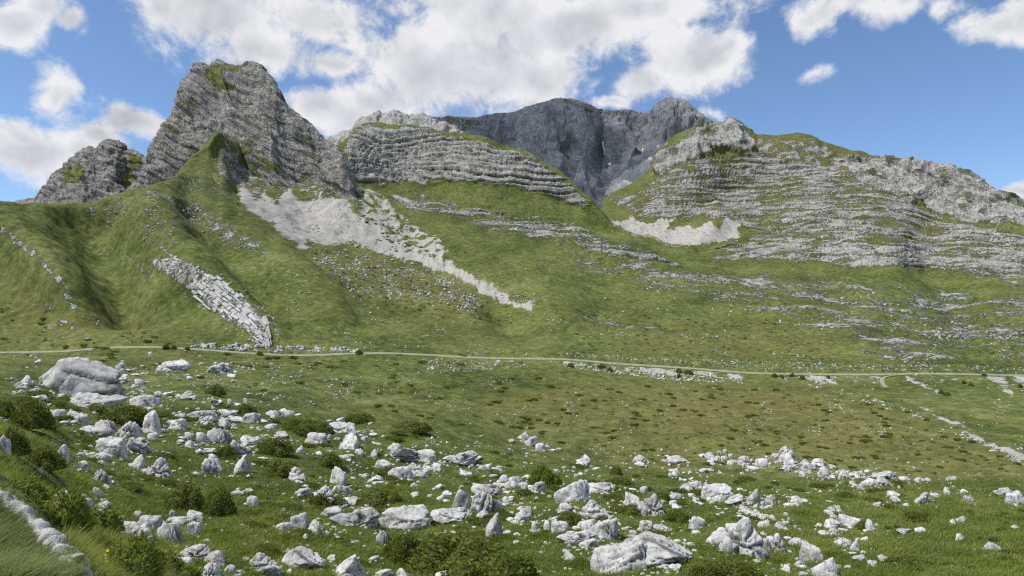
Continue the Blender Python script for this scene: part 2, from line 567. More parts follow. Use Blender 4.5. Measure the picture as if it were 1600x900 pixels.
# ------------------------------------------------------------------ the main hillside: meadow, road slope, strata hill, right-hand ridge
ROAD = [(-150, 553, 285), (0, 551, 285), (80, 550, 285), (128, 548, 286), (150, 544, 288), (236, 542.5, 290), (304, 546, 292),
        (405, 553, 295), (470, 556, 297), (540, 553, 300), (597, 552, 302), (690, 556, 305), (766, 560, 307), (867, 561, 308),
        (969, 569, 305), (1070, 575, 300), (1195, 584, 296), (1374, 585.5, 290), (1431, 584, 288), (1600, 587, 285), (1750, 588, 285)]
_r = np.array(ROAD, float)


def shift(line, dy, dd):
    return [(a, b + dy, c + dd) for a, b, c in line]


LINES = [
    [(-150, 1250, 3.9), (0, 1150, 4.3), (118, 1150, 4.4), (200, 1110, 7.5), (400, 1060, 12), (800, 1050, 15), (1200, 1050, 15), (1750, 1050, 14)],
    [(-150, 860, 6.3), (0, 880, 6.64), (60, 895, 6.7), (118, 912, 6.6), (145, 915, 9), (250, 900, 15), (400, 900, 18), (800, 900, 22), (1200, 900, 21), (1750, 900, 20)],
    [(-150, 700, 9.2), (0, 792, 8.05), (60, 846, 7.4), (100, 881, 7.0), (120, 900, 6.9), (145, 896, 10.5), (250, 880, 16.5), (400, 875, 20), (800, 870, 25), (1200, 868, 24.5), (1750, 868, 24)],
    [(-150, 690, 11), (0, 772, 11.5), (60, 815, 13), (130, 845, 15), (250, 842, 20), (400, 840, 22.8), (800, 840, 29), (1200, 840, 28.5), (1750, 835, 29)],
    [(-150, 640, 20), (0, 712, 18), (60, 735, 21), (130, 760, 25), (250, 780, 29), (400, 784, 33), (800, 792, 38), (1200, 796, 37), (1750, 795, 38)],
    [(-150, 612, 38), (0, 645, 36), (130, 680, 40), (250, 700, 44), (400, 712, 48), (800, 748, 53), (1000, 766, 49), (1200, 772, 46), (1750, 771, 50)],
    [(-150, 575, 80), (0, 585, 75), (130, 612, 72), (250, 625, 72), (400, 640, 72), (560, 662, 70), (700, 690, 70), (850, 722, 68), (950, 740, 64), (1150, 750, 60), (1300, 752, 60), (1600, 751, 64), (1750, 751, 64)],
    [(-150, 576, 110), (0, 584, 100), (130, 607, 90), (400, 637, 92), (560, 663, 92), (700, 693, 95), (850, 727, 95), (1150, 757, 95), (1300, 759, 95), (1600, 758, 98), (1750, 758, 98)],
    [(-150, 570, 150), (0, 572, 140), (130, 595, 130), (400, 622, 130), (560, 645, 130), (700, 672, 130), (850, 705, 130), (1150, 738, 125), (1300, 742, 122), (1750, 742, 125)],
    [(-150, 560, 220), (130, 568, 200), (400, 590, 200), (700, 625, 200), (850, 640, 200), (1150, 655, 190), (1300, 662, 185), (1750, 665, 180)],
    shift(ROAD, 9, -9),
    shift(ROAD, 1.4, -2.3),
    shift(ROAD, -1.4, 2.3),
    shift(ROAD, -9, 7),
    [(-150, 500, 320), (0, 500, 325), (130, 500, 330), (300, 500, 332), (420, 505, 335), (600, 510, 370), (800, 515, 400), (1000, 530, 390), (1300, 540, 380), (1750, 528, 385)],
    [(-150, 450, 350), (0, 440, 355), (130, 430, 365), (300, 430, 380), (420, 440, 400), (600, 455, 460), (800, 470, 480), (1000, 480, 500), (1150, 490, 500), (1300, 490, 500), (1750, 472, 520)],
    [(-150, 400, 385), (0, 380, 395), (130, 360, 425), (230, 350, 440), (300, 360, 450), (420, 370, 520), (550, 385, 600), (650, 400, 620), (750, 420, 600), (850, 425, 620), (1000, 435, 650), (1150, 440, 650), (1300, 435, 640), (1750, 425, 650)],
    [(-150, 372, 420), (0, 337, 430), (60, 321, 445), (110, 310, 458), (180, 302, 475), (230, 297, 500), (265, 282, 550), (300, 262, 620), (325, 247, 655), (345, 238, 690), (368, 282, 690), (420, 302, 690), (500, 320, 690), (560, 325, 720), (650, 335, 800), (750, 345, 800), (850, 365, 780), (930, 375, 760), (1000, 400, 740), (1050, 412, 740), (1150, 408, 760), (1300, 395, 740), (1600, 370, 780), (1750, 400, 760)],
    [(-150, 395, 470), (0, 362, 480), (100, 340, 510), (180, 330, 540), (230, 320, 560), (265, 300, 610), (300, 246, 650), (320, 228, 680), (342, 210, 705), (354, 220, 726), (374, 256, 742), (420, 280, 750), (500, 300, 745), (560, 292, 820), (650, 292, 880), (750, 295, 860), (850, 312, 850), (930, 345, 820), (985, 380, 790), (1050, 402, 765), (1150, 388, 850), (1300, 350, 860), (1600, 347, 840), (1750, 395, 800)],
    [(-150, 430, 560), (0, 400, 560), (180, 370, 620), (230, 350, 640), (265, 330, 680), (300, 270, 720), (345, 225, 760), (385, 240, 790), (420, 255, 830), (500, 240, 900), (540, 222, 930), (562, 198, 950), (600, 194, 960), (640, 197, 960), (690, 204, 950), (760, 216, 925), (830, 241, 895), (880, 274, 870), (930, 322, 840), (985, 371, 800), (1050, 397, 775), (1150, 345, 950), (1300, 290, 990), (1600, 332, 885), (1750, 392, 840)],
    [(-150, 470, 700), (230, 400, 760), (345, 300, 850), (420, 290, 900), (540, 260, 1050), (600, 230, 1060), (690, 240, 1050), (830, 275, 1000), (930, 340, 960), (985, 366, 960), (1050, 366, 960), (1150, 300, 1050), (1300, 262, 1050), (1600, 325, 900), (1750, 395, 850)],
    [(-150, 500, 800), (230, 430, 860), (540, 300, 1150), (690, 290, 1150), (830, 310, 1100), (925, 345, 1050), (945, 312, 1180), (960, 301, 1190), (1000, 280, 1200), (1020, 262, 1200), (1032, 240, 1200), (1045, 227, 1195), (1080, 207, 1180), (1110, 199, 1170), (1145, 189, 1150), (1165, 196, 1145), (1185, 212, 1140), (1250, 211, 1120), (1290, 222, 1100), (1330, 240, 1085), (1370, 246, 1060), (1430, 257, 1020), (1500, 265, 980), (1540, 285, 950), (1600, 319, 905), (1750, 392, 855)],
    [(-150, 560, 1000), (230, 480, 1050), (540, 360, 1350), (830, 360, 1300), (945, 345, 1350), (1045, 300, 1400), (1145, 270, 1380), (1300, 290, 1300), (1500, 330, 1200), (1750, 450, 1050)],
]
#        near .. bottom of frame .. bank .. boulders .. crest  dip  meadow .. road .................. slope ........ ridges ........
ROWS = [12, 20, 18, 32, 26, 26, 8, 8, 30, 46, 6, 3, 6, 30, 34, 40, 42, 36, 62, 26, 60, 14]
NU = 1190
M = loft(LINES, NU, ROWS, (-150, 1750))
MPX, MPY = pixel(M)
x, y, z = M[..., 0], M[..., 1], M[..., 2]
cell = 1.6 * y / F_PX
vrow = np.concatenate([[0.0]] + [j + (np.arange(r) + 1) / r for j, r in enumerate(ROWS)])[:, None] * np.ones((1, NU))
nrm = grid_normals(M)
nrm *= np.sign(nrm[..., 2:3] + 1e-9)
road_y = pchip(_r[:, 0], _r[:, 1], MPX[0])[None, :]
on_road = 1 - sst(np.abs(vrow - 11.5), 0.9, 1.6)
def swell(line, width, amp):
    ln = np.array(line, float)
    dist = np.full(x.shape, 1e9)
    for i in range(len(ln) - 1):
        x0, y0 = ln[i]; x1, y1 = ln[i + 1]
        dx, dy = x1 - x0, y1 - y0
        t = np.clip(((MPX - x0) * dx + (MPY - y0) * dy) / (dx * dx + dy * dy), 0, 1)
        dist = np.minimum(dist, np.hypot(MPX - x0 - t * dx, MPY - y0 - t * dy))
    return amp * np.exp(-(dist / width) ** 2)


big = (swell([(-60, 330), (30, 385), (88, 432), (118, 480)], 38, 16) + swell([(232, 345), (300, 420), (380, 500), (415, 530)], 34, 13)
       + swell([(140, 355), (170, 410), (190, 470)], 45, -17) + swell([(372, 335), (450, 420), (520, 490)], 30, 8)
       + swell([(300, 330), (360, 410), (440, 490)], 22, -7) + swell([(480, 330), (560, 380), (680, 420), (800, 475)], 26, -8)
       + swell([(660, 330), (760, 400), (880, 470)], 45, 7) + swell([(780, 490), (850, 555)], 24, -5) + swell([(985, 395), (1080, 440), (1250, 500), (1350, 540)], 36, 6)
       + swell([(1180, 330), (1240, 370), (1290, 420)], 34, -9) + swell([(1470, 330), (1450, 400), (1500, 470)], 40, -9) + swell([(1340, 290), (1380, 360), (1390, 430)], 45, 8)
       + swell([(1060, 240), (1100, 300), (1120, 345)], 40, 9))
big *= (1 - on_road) * sst(np.abs(vrow - 11.5), 1.5, 3.0) * sst(y, 250, 320)
M = M + nrm * big[..., None]
MPX, MPY = pixel(M)
x, y, z = M[..., 0], M[..., 1], M[..., 2]
nrm = grid_normals(M)
nrm *= np.sign(nrm[..., 2:3] + 1e-9)

# -- masks: what grows or lies where
jag = lambda s, k=0.0: pn(x / s + k, y / s, z / s)
wob = 9 * jag(28.0) * sst(y, 200, 500) + 5 * jag(11.0, 9.0)
qx, qy = MPX + wob, MPY + 0.6 * wob + 3 * jag(7.0, 3.0)
P_CLIFF = [(535, 235), (560, 198), (640, 199), (690, 208), (760, 222), (830, 247), (880, 280), (930, 326), (915, 326), (850, 303), (760, 287), (700, 285), (650, 291), (590, 287), (550, 275)]
P_BAND = [(600, 305), (660, 305), (720, 318), (800, 330), (880, 345), (960, 375), (1060, 410), (1060, 430), (960, 408), (880, 382), (800, 366), (720, 345), (640, 330)]
P_CRAG = [(1022, 266), (1032, 240), (1045, 226), (1080, 206), (1145, 187), (1165, 196), (1182, 214), (1172, 236), (1120, 238), (1060, 255), (1035, 275)]
P_STRATA = [(945, 315), (1030, 280), (1070, 252), (1180, 238), (1300, 262), (1400, 305), (1500, 350), (1610, 365), (1760, 400), (1760, 455), (1600, 450), (1450, 422), (1300, 418), (1180, 410), (1100, 400), (1180, 370), (1150, 345), (1000, 340)]
P_CREST = [(1290, 250), (1330, 243), (1370, 246), (1480, 258), (1545, 285), (1600, 318), (1760, 390), (1760, 420), (1600, 357), (1500, 345), (1420, 318), (1350, 290)]
P_LOWER = [(860, 375), (950, 400), (1050, 415), (1300, 430), (1600, 460), (1760, 470), (1760, 575), (1600, 575), (1380, 570), (1320, 545), (1200, 500), (1060, 470), (900, 420)]
P_LOWER2 = [(1380, 500), (1480, 505), (1600, 520), (1760, 530), (1760, 575), (1600, 572), (1430, 570), (1390, 545)]
P_UPOUT = [(225, 302), (260, 300), (320, 325), (370, 355), (420, 388), (430, 402), (380, 392), (330, 370), (280, 345), (235, 325)]
P_BROWN = [(110, 318), (160, 304), (215, 306), (265, 340), (290, 390), (250, 400), (215, 370), (160, 345)]
P_FOLD = [(236, 408), (258, 398), (292, 408), (332, 428), (368, 452), (402, 482), (424, 512), (425, 540), (402, 542), (380, 520), (345, 498), (308, 466), (272, 440), (244, 424)]
P_HBASE = [(330, 240), (360, 215), (440, 255), (545, 290), (570, 330), (500, 312), (440, 300), (380, 285), (335, 290)]
P_SCREE = [(372, 304), (379, 274), (386, 302), (402, 316), (412, 296), (428, 318), (440, 306), (452, 292), (466, 312), (488, 308), (520, 303), (545, 318), (562, 338), (585, 350), (600, 362), (625, 380), (655, 396), (700, 408), (745, 436), (770, 440), (800, 464), (832, 470), (834, 486), (800, 471), (745, 450), (700, 424), (660, 412), (620, 404), (580, 392), (545, 380), (510, 386), (470, 388), (440, 368), (418, 345), (395, 330)]
P_RIBS = [(560, 300), (575, 288), (605, 315), (640, 350), (690, 372), (700, 395), (720, 405), (690, 412), (640, 395), (590, 365), (565, 335)]
P_RSCREE = [(958, 348), (985, 338), (1012, 352), (1052, 338), (1036, 362), (1078, 352), (1086, 362), (1112, 348), (1124, 358), (1136, 344), (1163, 343), (1150, 374), (1100, 383), (1040, 381), (1028, 370), (990, 366)]
P_TALUS = [(480, 388), (560, 392), (640, 410), (720, 440), (760, 470), (740, 490), (660, 470), (600, 470), (520, 450), (490, 420)]
m_cliff = in_poly(qx, qy, P_CLIFF, 5)
m_band = in_poly(qx, qy, P_BAND, 6)
m_crag = in_poly(qx, qy, P_CRAG, 5)
m_strata = in_poly(qx, qy, P_STRATA, 10)
m_crest = in_poly(qx, qy, P_CREST, 6)
m_lower = in_poly(qx, qy, P_LOWER, 14)
m_lower2 = in_poly(qx, qy, P_LOWER2, 10)
m_upout = in_poly(qx, qy, P_UPOUT, 7)
m_brown = in_poly(qx, qy, P_BROWN, 12)
m_fold = in_poly(MPX + 0.5 * wob, MPY + .5 * wob, P_FOLD, 9)
m_hbase = in_poly(qx, qy, P_HBASE, 10)
m_scree = in_poly(qx, qy, P_SCREE, 8)
m_ribs = in_poly(qx, qy, P_RIBS, 9)
m_rscree = in_poly(qx, qy, P_RSCREE, 5)
m_talus = in_poly(qx, qy, P_TALUS, 14)
m_dline = near_line(qx, qy, [(0, 356), (30, 380), (62, 408), (88, 432), (105, 455), (115, 476)], 9) * 0.9
m_dline2 = near_line(qx, qy, [(70, 472), (95, 500), (125, 520), (140, 540)], 6) * 0.75
m_faint = near_line(qx, qy, [(400, 470), (440, 520), (470, 548)], 16) * .5 + near_line(qx, qy, [(470, 400), (520, 440), (600, 480)], 12) * .45 + near_line(qx, qy, [(215, 360), (260, 395), (330, 430)], 14) * .45
m_mid = near_line(qx, qy, [(130, 372), (150, 390), (190, 398), (215, 412), (235, 432)], 10) * 0.6
m_rib2 = near_line(qx, qy, [(875, 470), (960, 478), (1030, 488)], 3) * 0.6
m_rib3 = near_line(qx, qy, [(890, 492), (960, 502), (1060, 525)], 4.5) * 0.75
m_rib4 = near_line(qx, qy, [(1175, 442), (1240, 455), (1300, 466), (1380, 470)], 4) * 0.85
m_rib5 = near_line(qx, qy, [(1375, 545), (1430, 552), (1480, 562)], 4) * 0.9
m_rib6 = near_line(qx, qy, [(1460, 495), (1530, 512), (1600, 522)], 6) * 0.85
m_gully = near_line(qx, qy, [(1415, 625), (1450, 642), (1480, 660), (1520, 680), (1560, 700), (1610, 722)], 6)
m_gully *= sst(MPX, 1410, 1450)
# pale broken ground along the road: cuttings above it, tipped stone below
ab = (road_y - MPY)
m_cut = sst(ab, 1.5, 3.0) * (1 - sst(ab, 7, 12 + 4 * jag(16.0)))
cut_where = np.interp(MPX, [0, 220, 300, 330, 560, 640, 680, 780, 850, 900, 1150, 1180, 1230, 1260, 1600], [.35, .3, .8, .85, .75, .4, .75, .75, .5, .85, .85, .5, .7, .75, .8])
m_cut *= cut_where
m_tip = sst(-ab, 1.5, 3.5) * (1 - sst(-ab, 9, 14 + 6 * jag(14.0)))
m_tip *= np.interp(MPX, [0, 660, 700, 800, 868, 880, 1100, 1160, 1170, 1230, 1260, 1340, 1400, 1450, 1470, 1490, 1500, 1530, 1540, 1600, 1750],
                   [.15, .2, .55, .6, .3, .95, .95, .8, .3, .35, .75, .7, .3, .3, .6, .75, .4, .95, .5, .95, .9]) * (0.75 + 0.6 * jag(10.0, 4.0))
m_tip += in_poly(qx, qy, [(1540, 588), (1570, 588), (1582, 612), (1580, 622), (1565, 606)], 3) + in_poly(qx, qy, [(1578, 588), (1612, 588), (1612, 616)], 3)
m_tip += near_line(qx, qy, [(1418, 592), (1445, 603), (1480, 618)], 4) * 0.9 + near_line(qx, qy, [(1265, 590), (1320, 608), (1385, 636)], 6) * 0.55
m_tip = np.clip(m_tip, 0, 1) * (MPY > road_y)

# -- bedded limestone
dz = 11 * jag(150.0, 2.0) + 3.5 * jag(50.0, 5.0)
fold = 15 * np.exp(-((MPX - 600) / 60.0) ** 2) * np.sin((z - 210) / 22.0)
hA, iA, pA = beds(z + dz + fold + 0.06 * x, 8.5, 1, x, y)
bR = z + dz + 0.00055 * (x - 390) ** 2 + 0.03 * x
hR, iR, pR = beds(bR, 9.0, 2, x, y)
bL = z + 0.10 * x + 0.5 * dz
hL, iL, pL = beds(bL, 6.0, 3, x, y)
hA2, iA2, pA2 = beds(z + dz + fold + 0.06 * x + 1.7, 4.6, 7, x, y)
hR2, iR2, pR2 = beds(bR + 3.1, 5.3, 8, x, y)
joint = 1 - sst(np.abs(pn(x / 9.0, y / 14.0, z / 60.0)), 0.02, 0.10)

rock = np.zeros_like(x)
rock = np.maximum(rock, m_cliff * (0.56 + 0.26 * hA + 0.16 * hA2 - 0.15 * joint))
rock = np.maximum(rock, m_band * (0.36 + 0.24 * hA * pA + 0.14 * hA2 * pA2))
rock = np.maximum(rock, m_strata * (0.50 + 0.20 * hR * pR + 0.16 * hR2 * pR2 - 0.16 * joint + 0.30 * jag(40.0, 3.0)))
rock = np.maximum(rock, m_crag * (0.74 + 0.4 * jag(20.0, 7.0)))
rock = np.maximum(rock, m_crest * (0.76 + 0.5 * jag(24.0, 7.0)))
rock = np.maximum(rock, m_lower * (0.34 + 0.20 * hL * pL - 0.1 * joint + 0.25 * jag(30., 4.)))
rock = np.maximum(rock, m_lower2 * (0.34 + 0.24 * hL * pL - 0.12 * joint))
rock = np.maximum(rock, m_upout * (0.45 + 0.45 * jag(9.0, 2.0)))
rock = np.maximum(rock, m_brown * (0.30 + 0.35 * jag(8.0, 2.0)))
rock = np.maximum(rock, m_fold * 0.62)
rock = np.maximum(rock, m_hbase * (0.46 + 0.5 * jag(12.0, 6.0)))
m_spur = in_poly(qx, qy, [(347, 206), (356, 222), (385, 258), (420, 300), (400, 320), (372, 300), (350, 262), (342, 232)], 9)
rock = np.maximum(rock, m_spur * (0.52 + 0.5 * jag(9.0, 3.0)))
rock = np.maximum(rock, m_talus * (0.33 + 0.5 * jag(7.0, 6.0)))
for a in (m_faint, m_dline, m_dline2, m_mid, m_rib2, m_rib3, m_rib4, m_rib5, m_rib6):
    rock = np.maximum(rock, a * (0.62 + 0.5 * jag(6.0, 8.0)))
ridge_speck = in_poly(qx, qy, [(1180, 215), (1260, 212), (1330, 242), (1360, 290), (1250, 262), (1180, 240)], 10)
rock = np.maximum(rock, ridge_speck * (0.54 + 0.5 * jag(10.0, 3.0)))
rock = np.maximum(rock, m_cut * (0.62 + 0.5 * jag(5.0, 1.0)))
# bits of rock showing through the turf everywhere on the slopes
spk = sst(y, 120, 300) * (0.15 + 0.13 * jag(60.0, 21.0) + 0.10 * sst(z, 20, 120) + 0.10 * in_poly(qx, qy, [(120, 305), (265, 285), (345, 240), (440, 300), (560, 340), (520, 400), (420, 400), (300, 400), (200, 390)], 25))
rock = np.maximum(rock, spk)
rock *= 1 - on_road
strat = np.clip(m_cliff * 0.55 + m_band * 0.75 + m_strata * 0.85 + (m_lower + m_lower2) * 0.7, 0, 0.85) * (1 - np.clip(m_scree + m_rscree, 0, 1))
bed_w = np.clip(m_cliff + m_band, 0, 1)
bed = np.where(MPX < 940, z + dz + fold + 0.06 * x, np.where(MPY < 425, bR, bL))
scree = np.maximum(m_scree, m_ribs * sst(jag(9.0, 5.0) + 0.25, 0.0, 0.35) * 0.9)
scree = np.maximum(scree, m_rscree)
scree = np.maximum(scree, np.clip(m_tip, 0, 1) * (0.62 + 0.5 * jag(4.0, 1.0)))
scree = np.maximum(scree, m_gully * (0.55 + 0.5 * jag(5.0, 9.0)))
small_scree = in_poly(qx, qy, [(1005, 352), (1020, 346), (1025, 356), (1012, 362)], 2)
tone = 0.18 + 0.25 * jag(90.0, 12.0)
tone += 0.55 * in_poly(qx, qy, [(850, 600), (1250, 600), (1400, 640), (1600, 720), (1600, 745), (1150, 735), (900, 690), (700, 640)], 40)
tone += 0.35 * in_poly(qx, qy, [(1050, 500), (1300, 520), (1300, 575), (950, 560)], 30)
tone += 0.35 * in_poly(qx, qy, [(0, 430), (130, 480), (300, 520), (300, 545), (0, 545)], 30) + 0.35 * m_brown
tone += 0.45 * m_talus + 0.3 * m_hbase + 0.6 * ridge_speck + 0.25 * m_strata
tone -= 0.35 * in_poly(qx, qy, [(1180, 330), (1290, 322), (1330, 345), (1200, 365)], 12) + 0.3 * in_poly(qx, qy, [(1400, 440), (1520, 440), (1560, 480), (1450, 470)], 12)
tone = np.clip(tone, 0, 1)
# a lush belt where the boulders lie
tone *= 1 - 0.5 * (1 - sst(y, 60, 110))

# -- relief
disp = np.zeros_like(x)
horiz = np.zeros_like(x)
grassy = 1 - np.clip(np.maximum(rock, scree), 0, 1)
for lam, amp in ((0.7, .045), (1.4, .13), (2.8, .34), (5.6, .62), (11, .9), (23, 1.4), (47, 2.0), (95, 3.2)):
    aa = np.clip((lam / cell - 2.5) / 2.5, 0, 1)
    aa *= sst(y / lam, 2.5, 7.0) if lam > 3 else 1.0
    far_gain = 1 + 0.7 * sst(y, 250, 400) * (1 if 8 < lam < 60 else 0)
    disp += aa * amp * far_gain * pn(x / lam + lam, y / lam, z / lam * 0.6 + 3.3)
disp *= (1 - on_road) * np.clip(np.abs(vrow - 11.5) / 2.5, 0.08, 1)
rel = np.zeros_like(x)
for lam, amp in ((5.6, .8), (11, 2.2), (22, 4.6), (45, 6.5)):
    aa = np.clip((lam / cell - 2.5) / 2.5, 0, 1)
    rel += aa * amp * (0.55 - np.abs(pn((x + .35 * z) / lam * 1.2 + 5, y / lam * 0.8, z / lam * 0.38)) * 1.7)
bedrel = m_cliff * (2.2 * hA + 1.1 * hA2 - 1.2 * joint) + m_band * (1.8 * hA * pA + 1.2 * hA2 * pA2) + m_strata * (2.4 * hR * pR + 1.4 * hR2 * pR2 - 0.4 * joint) + (m_lower + m_lower2) * 1.2 * hL * pL
broken = m_crag * 2.0 + m_crest * 1.9 + m_upout * 0.35 + m_hbase * 0.4 + m_cliff * 0.22 + m_brown * 0.1 + m_ribs * 0.5
top_fade = 1 - 0.75 * sst(vrow, 20.4, 21.0) * (1 - np.clip(m_crag + m_crest, 0, 1))
out_dir = nrm.copy()
out_dir[..., 2] *= 0.45
out_dir /= np.linalg.norm(out_dir, axis=-1, keepdims=True)
M = M + nrm * disp[..., None] + out_dir * ((bedrel + rel * broken) * top_fade)[..., None] + nrm * (m_fold * 1.2)[..., None]
for nm in ('x', 'y', 'z'):
    pass
MPX2, MPY2 = pixel(M)
me = mesh_from('hillside', M, grid_faces(*M.shape[:2]), True, dict(rock=rock, scree=scree, tone=tone, bed=bed, strat=strat))
link('hillside', me, MAT_SLOPE, kind='structure', label='green mountain hillside with bedded limestone ledges, pale scree and the boulder meadow', category='hillside')

# where a line of sight through the photograph meets the hillside
_cmin = np.minimum.accumulate(MPY2, axis=0)


def hit(px, py):
    c = (px + 150.0) / 1900.0 * (NU - 1)
    c = min(max(c, 0), NU - 1.001)
    j = int(round(c))
    col = _cmin[:, j]
    k = int(np.searchsorted(-col, -py))
    k = min(max(k, 1), len(col) - 1)
    a, b = MPY2[k - 1, j], MPY2[k, j]
    f = 0.0 if abs(a - b) < 1e-6 else min(max((a - py) / (a - b), 0), 1)
    p = M[k - 1, j] * (1 - f) + M[k, j] * f
    d = p[1]
    return Vector(((px - 800) / F_PX * d, d, p[2]))


def hits(px, py):
    """many at once"""
    j = np.clip(np.round((px + 150.0) / 1900.0 * (NU - 1)).astype(int), 0, NU - 1)
    k = np.empty(len(px), int)
    order = np.argsort(j)
    js = j[order]
    st = np.flatnonzero(np.r_[True, js[1:] != js[:-1], True])
    for a, b in zip(st[:-1], st[1:]):
        ii = order[a:b]
        k[ii] = np.searchsorted(-_cmin[:, js[a]], -py[ii])
    k = np.clip(k, 1, M.shape[0] - 1)
    a, b = MPY2[k - 1, j], MPY2[k, j]
    f = np.clip((a - py) / np.where(np.abs(a - b) < 1e-6, 1, a - b), 0, 1)[:, None]
    p = M[k - 1, j] * (1 - f) + M[k, j] * f
    p[:, 0] = (px - 800) / F_PX * p[:, 1]
    return p, k, j


# -- the road: a gravelly strip following the bench
ri = int(sum(ROWS[:11]))          # first row of the bench
nrs = ROWS[11]
bench = M[ri:ri + nrs + 1]
a, b = bench[0], bench[-1]
cx_ = (a + b) / 2
dirn = (b - a) / np.linalg.norm(b - a, axis=-1, keepdims=True)
wv_ = [-1.5, -1.0, 0.0, 1.0, 1.5]
prof = [-0.25, 0.06, 0.10, 0.06, -0.25]
ker = np.ones(41) / 41.0
sm = np.stack([np.convolve(np.pad(cx_[:, i], 20, mode='edge'), ker, 'valid') for i in range(3)], -1)
wj_ = (1 + 0.35 * pn(sm[:, 0] / 9, sm[:, 1] / 9, sm[:, 2] * 0))[:, None]
RG = np.stack([sm + dirn * w_ * wj_ + np.array([0, 0, 0.26 + h_]) for w_, h_ in zip(wv_, prof)])
link('road', mesh_from('road', RG, grid_faces(*RG.shape[:2])), MAT_ROAD, kind='structure', label='narrow pale mountain road crossing the whole hillside', category='road')
# the track that leaves it downhill
tp = np.array([(1412, 586), (1396, 587), (1384, 589), (1378, 593), (1379, 599), (1385, 606)], float)
tt = np.linspace(0, 1, 24)
tq = np.stack([pchip(np.linspace(0, 1, 6), tp[:, i], tt) for i in range(2)], -1)
TP = np.array([hit(*q) for q in tq])
td = np.gradient(TP, axis=0); td[:, 2] = 0
tn = np.stack([-td[:, 1], td[:, 0], 0 * td[:, 0]], -1); tn /= np.linalg.norm(tn, axis=1, keepdims=True) + 1e-9
TG = np.stack([TP + tn * s_ + np.array([0, 0, h_]) for s_, h_ in ((-.8, .12), (0, .2), (.8, .12))])
link('path', mesh_from('path', TG, grid_faces(3, 24)), MAT_ROAD, kind='structure', label='short pale track curving down off the road', category='track')

# ------------------------------------------------------------------ the horn
SIL = [(226, 305, 770), (231, 268, 780), (234, 238, 790), (243, 216, 800), (252, 202, 805), (262, 188, 812), (271, 174, 818), (275, 158, 824), (279, 143, 830), (285, 125, 836),
       (298, 116, 840), (301, 105, 844), (316, 98, 848), (328, 101, 850), (339, 93, 852), (354, 100, 852), (374, 105, 850), (384, 100, 848), (399, 100, 846),
       (412, 110, 842), (426, 128, 838), (432, 144, 835), (443, 159, 830), (455, 173, 826), (473, 188, 820), (490, 201, 812), (507, 218, 804), (527, 234, 796), (541, 251, 788), (556, 284, 780), (566, 308, 776)]
n_ = len(SIL)
BASE = []
for i, (a, b, c) in enumerate(SIL):
    t = i / (n_ - 1)
    BASE.append((232 + (570 - 232) * t, 338 + 4 * math.sin(t * 9), 712 + 24 * (2 * t - 1) ** 2))
MID1 = [(a + (e - a) * .30 + 3 * math.sin(i * 1.9), b + (f - b) * .30, c + (g - c) * (.42)) for i, ((a, b, c), (e, f, g)) in enumerate(zip(SIL, BASE))]
MID2 = [(a + (e - a) * .65, b + (f - b) * .65, c + (g - c) * .74) for (a, b, c), (e, f, g) in zip(SIL, BASE)]
BK1 = [(a + (400 - a) * .12, b + 26, c + 55) for a, b, c in SIL]
BK2 = [(a + (400 - a) * .1, 330, c + 160) for a, b, c in SIL]


def stone_sheet(name, lines, nu, rows, mat, by_px=None, rel_oct=(), bed=None, stretch=(1, 1, .55), attrs=None, amp=1.0, label='', slant=0.0, grassfn=None, keep=None):
    G = loft(lines, nu, rows, by_px)
    vv = np.concatenate([[0.0]] + [j + (np.arange(r) + 1) / r for j, r in enumerate(rows)])[:, None]
    kf = 1.0 if keep is None else 0.12 + 0.88 * sst(np.abs(vv - keep), 0.0, 0.8)
    n = grid_normals(G)
    fac = np.sum(n * -G, axis=-1, keepdims=True)
    n *= np.where(np.median(fac) < 0, -1, 1)
    gx, gy, gz = G[..., 0], G[..., 1], G[..., 2]
    d = np.zeros_like(gx)
    for lam, am in rel_oct:
        sk = gx + slant * gz
        am = am * (kf if lam > 20 else 1.0)
        d += am * ((0.25 if lam > 20 else 0.5) - 1.6 * np.abs(pn(sk / lam * stretch[0] + lam, gy / lam * stretch[1], gz / lam * stretch[2])))
        d += 0.35 * am * pn(sk / lam * 1.7, gy / lam * 1.7 + 9, gz / lam * 1.2)
    hb = 0
    if bed:
        T, A, fx, fz = bed
        w_ = 9 * pn(gx / 90, gy / 90, gz / 90 + 4) + 3 * pn(gx / 30, gy / 30, gz / 30)
        hb, ib, pb = beds(gz * fz + gx * fx + w_, T, 5, gx, gy)
        d += A * hb * (0.4 + 0.6 * pb)
    bedc = (gz * bed[3] + gx * bed[2] + w_) if bed else gz
    G = G + n * (d * amp)[..., None]
    ux, uy = pixel(G)
    at = dict(rock=np.full(gx.shape, 0.9), scree=np.zeros_like(gx), tone=np.full(gx.shape, 0.25), bed=bedc, strat=np.full(gx.shape, 0.62 if bed else 0.0))
    if grassfn:
        grassfn(at, ux, uy, G, d, hb)
    me = mesh_from(name, G, grid_faces(*G.shape[:2]), True, at)
    o = link(name, me, mat, kind='structure', label=label, category='mountain')
    return G


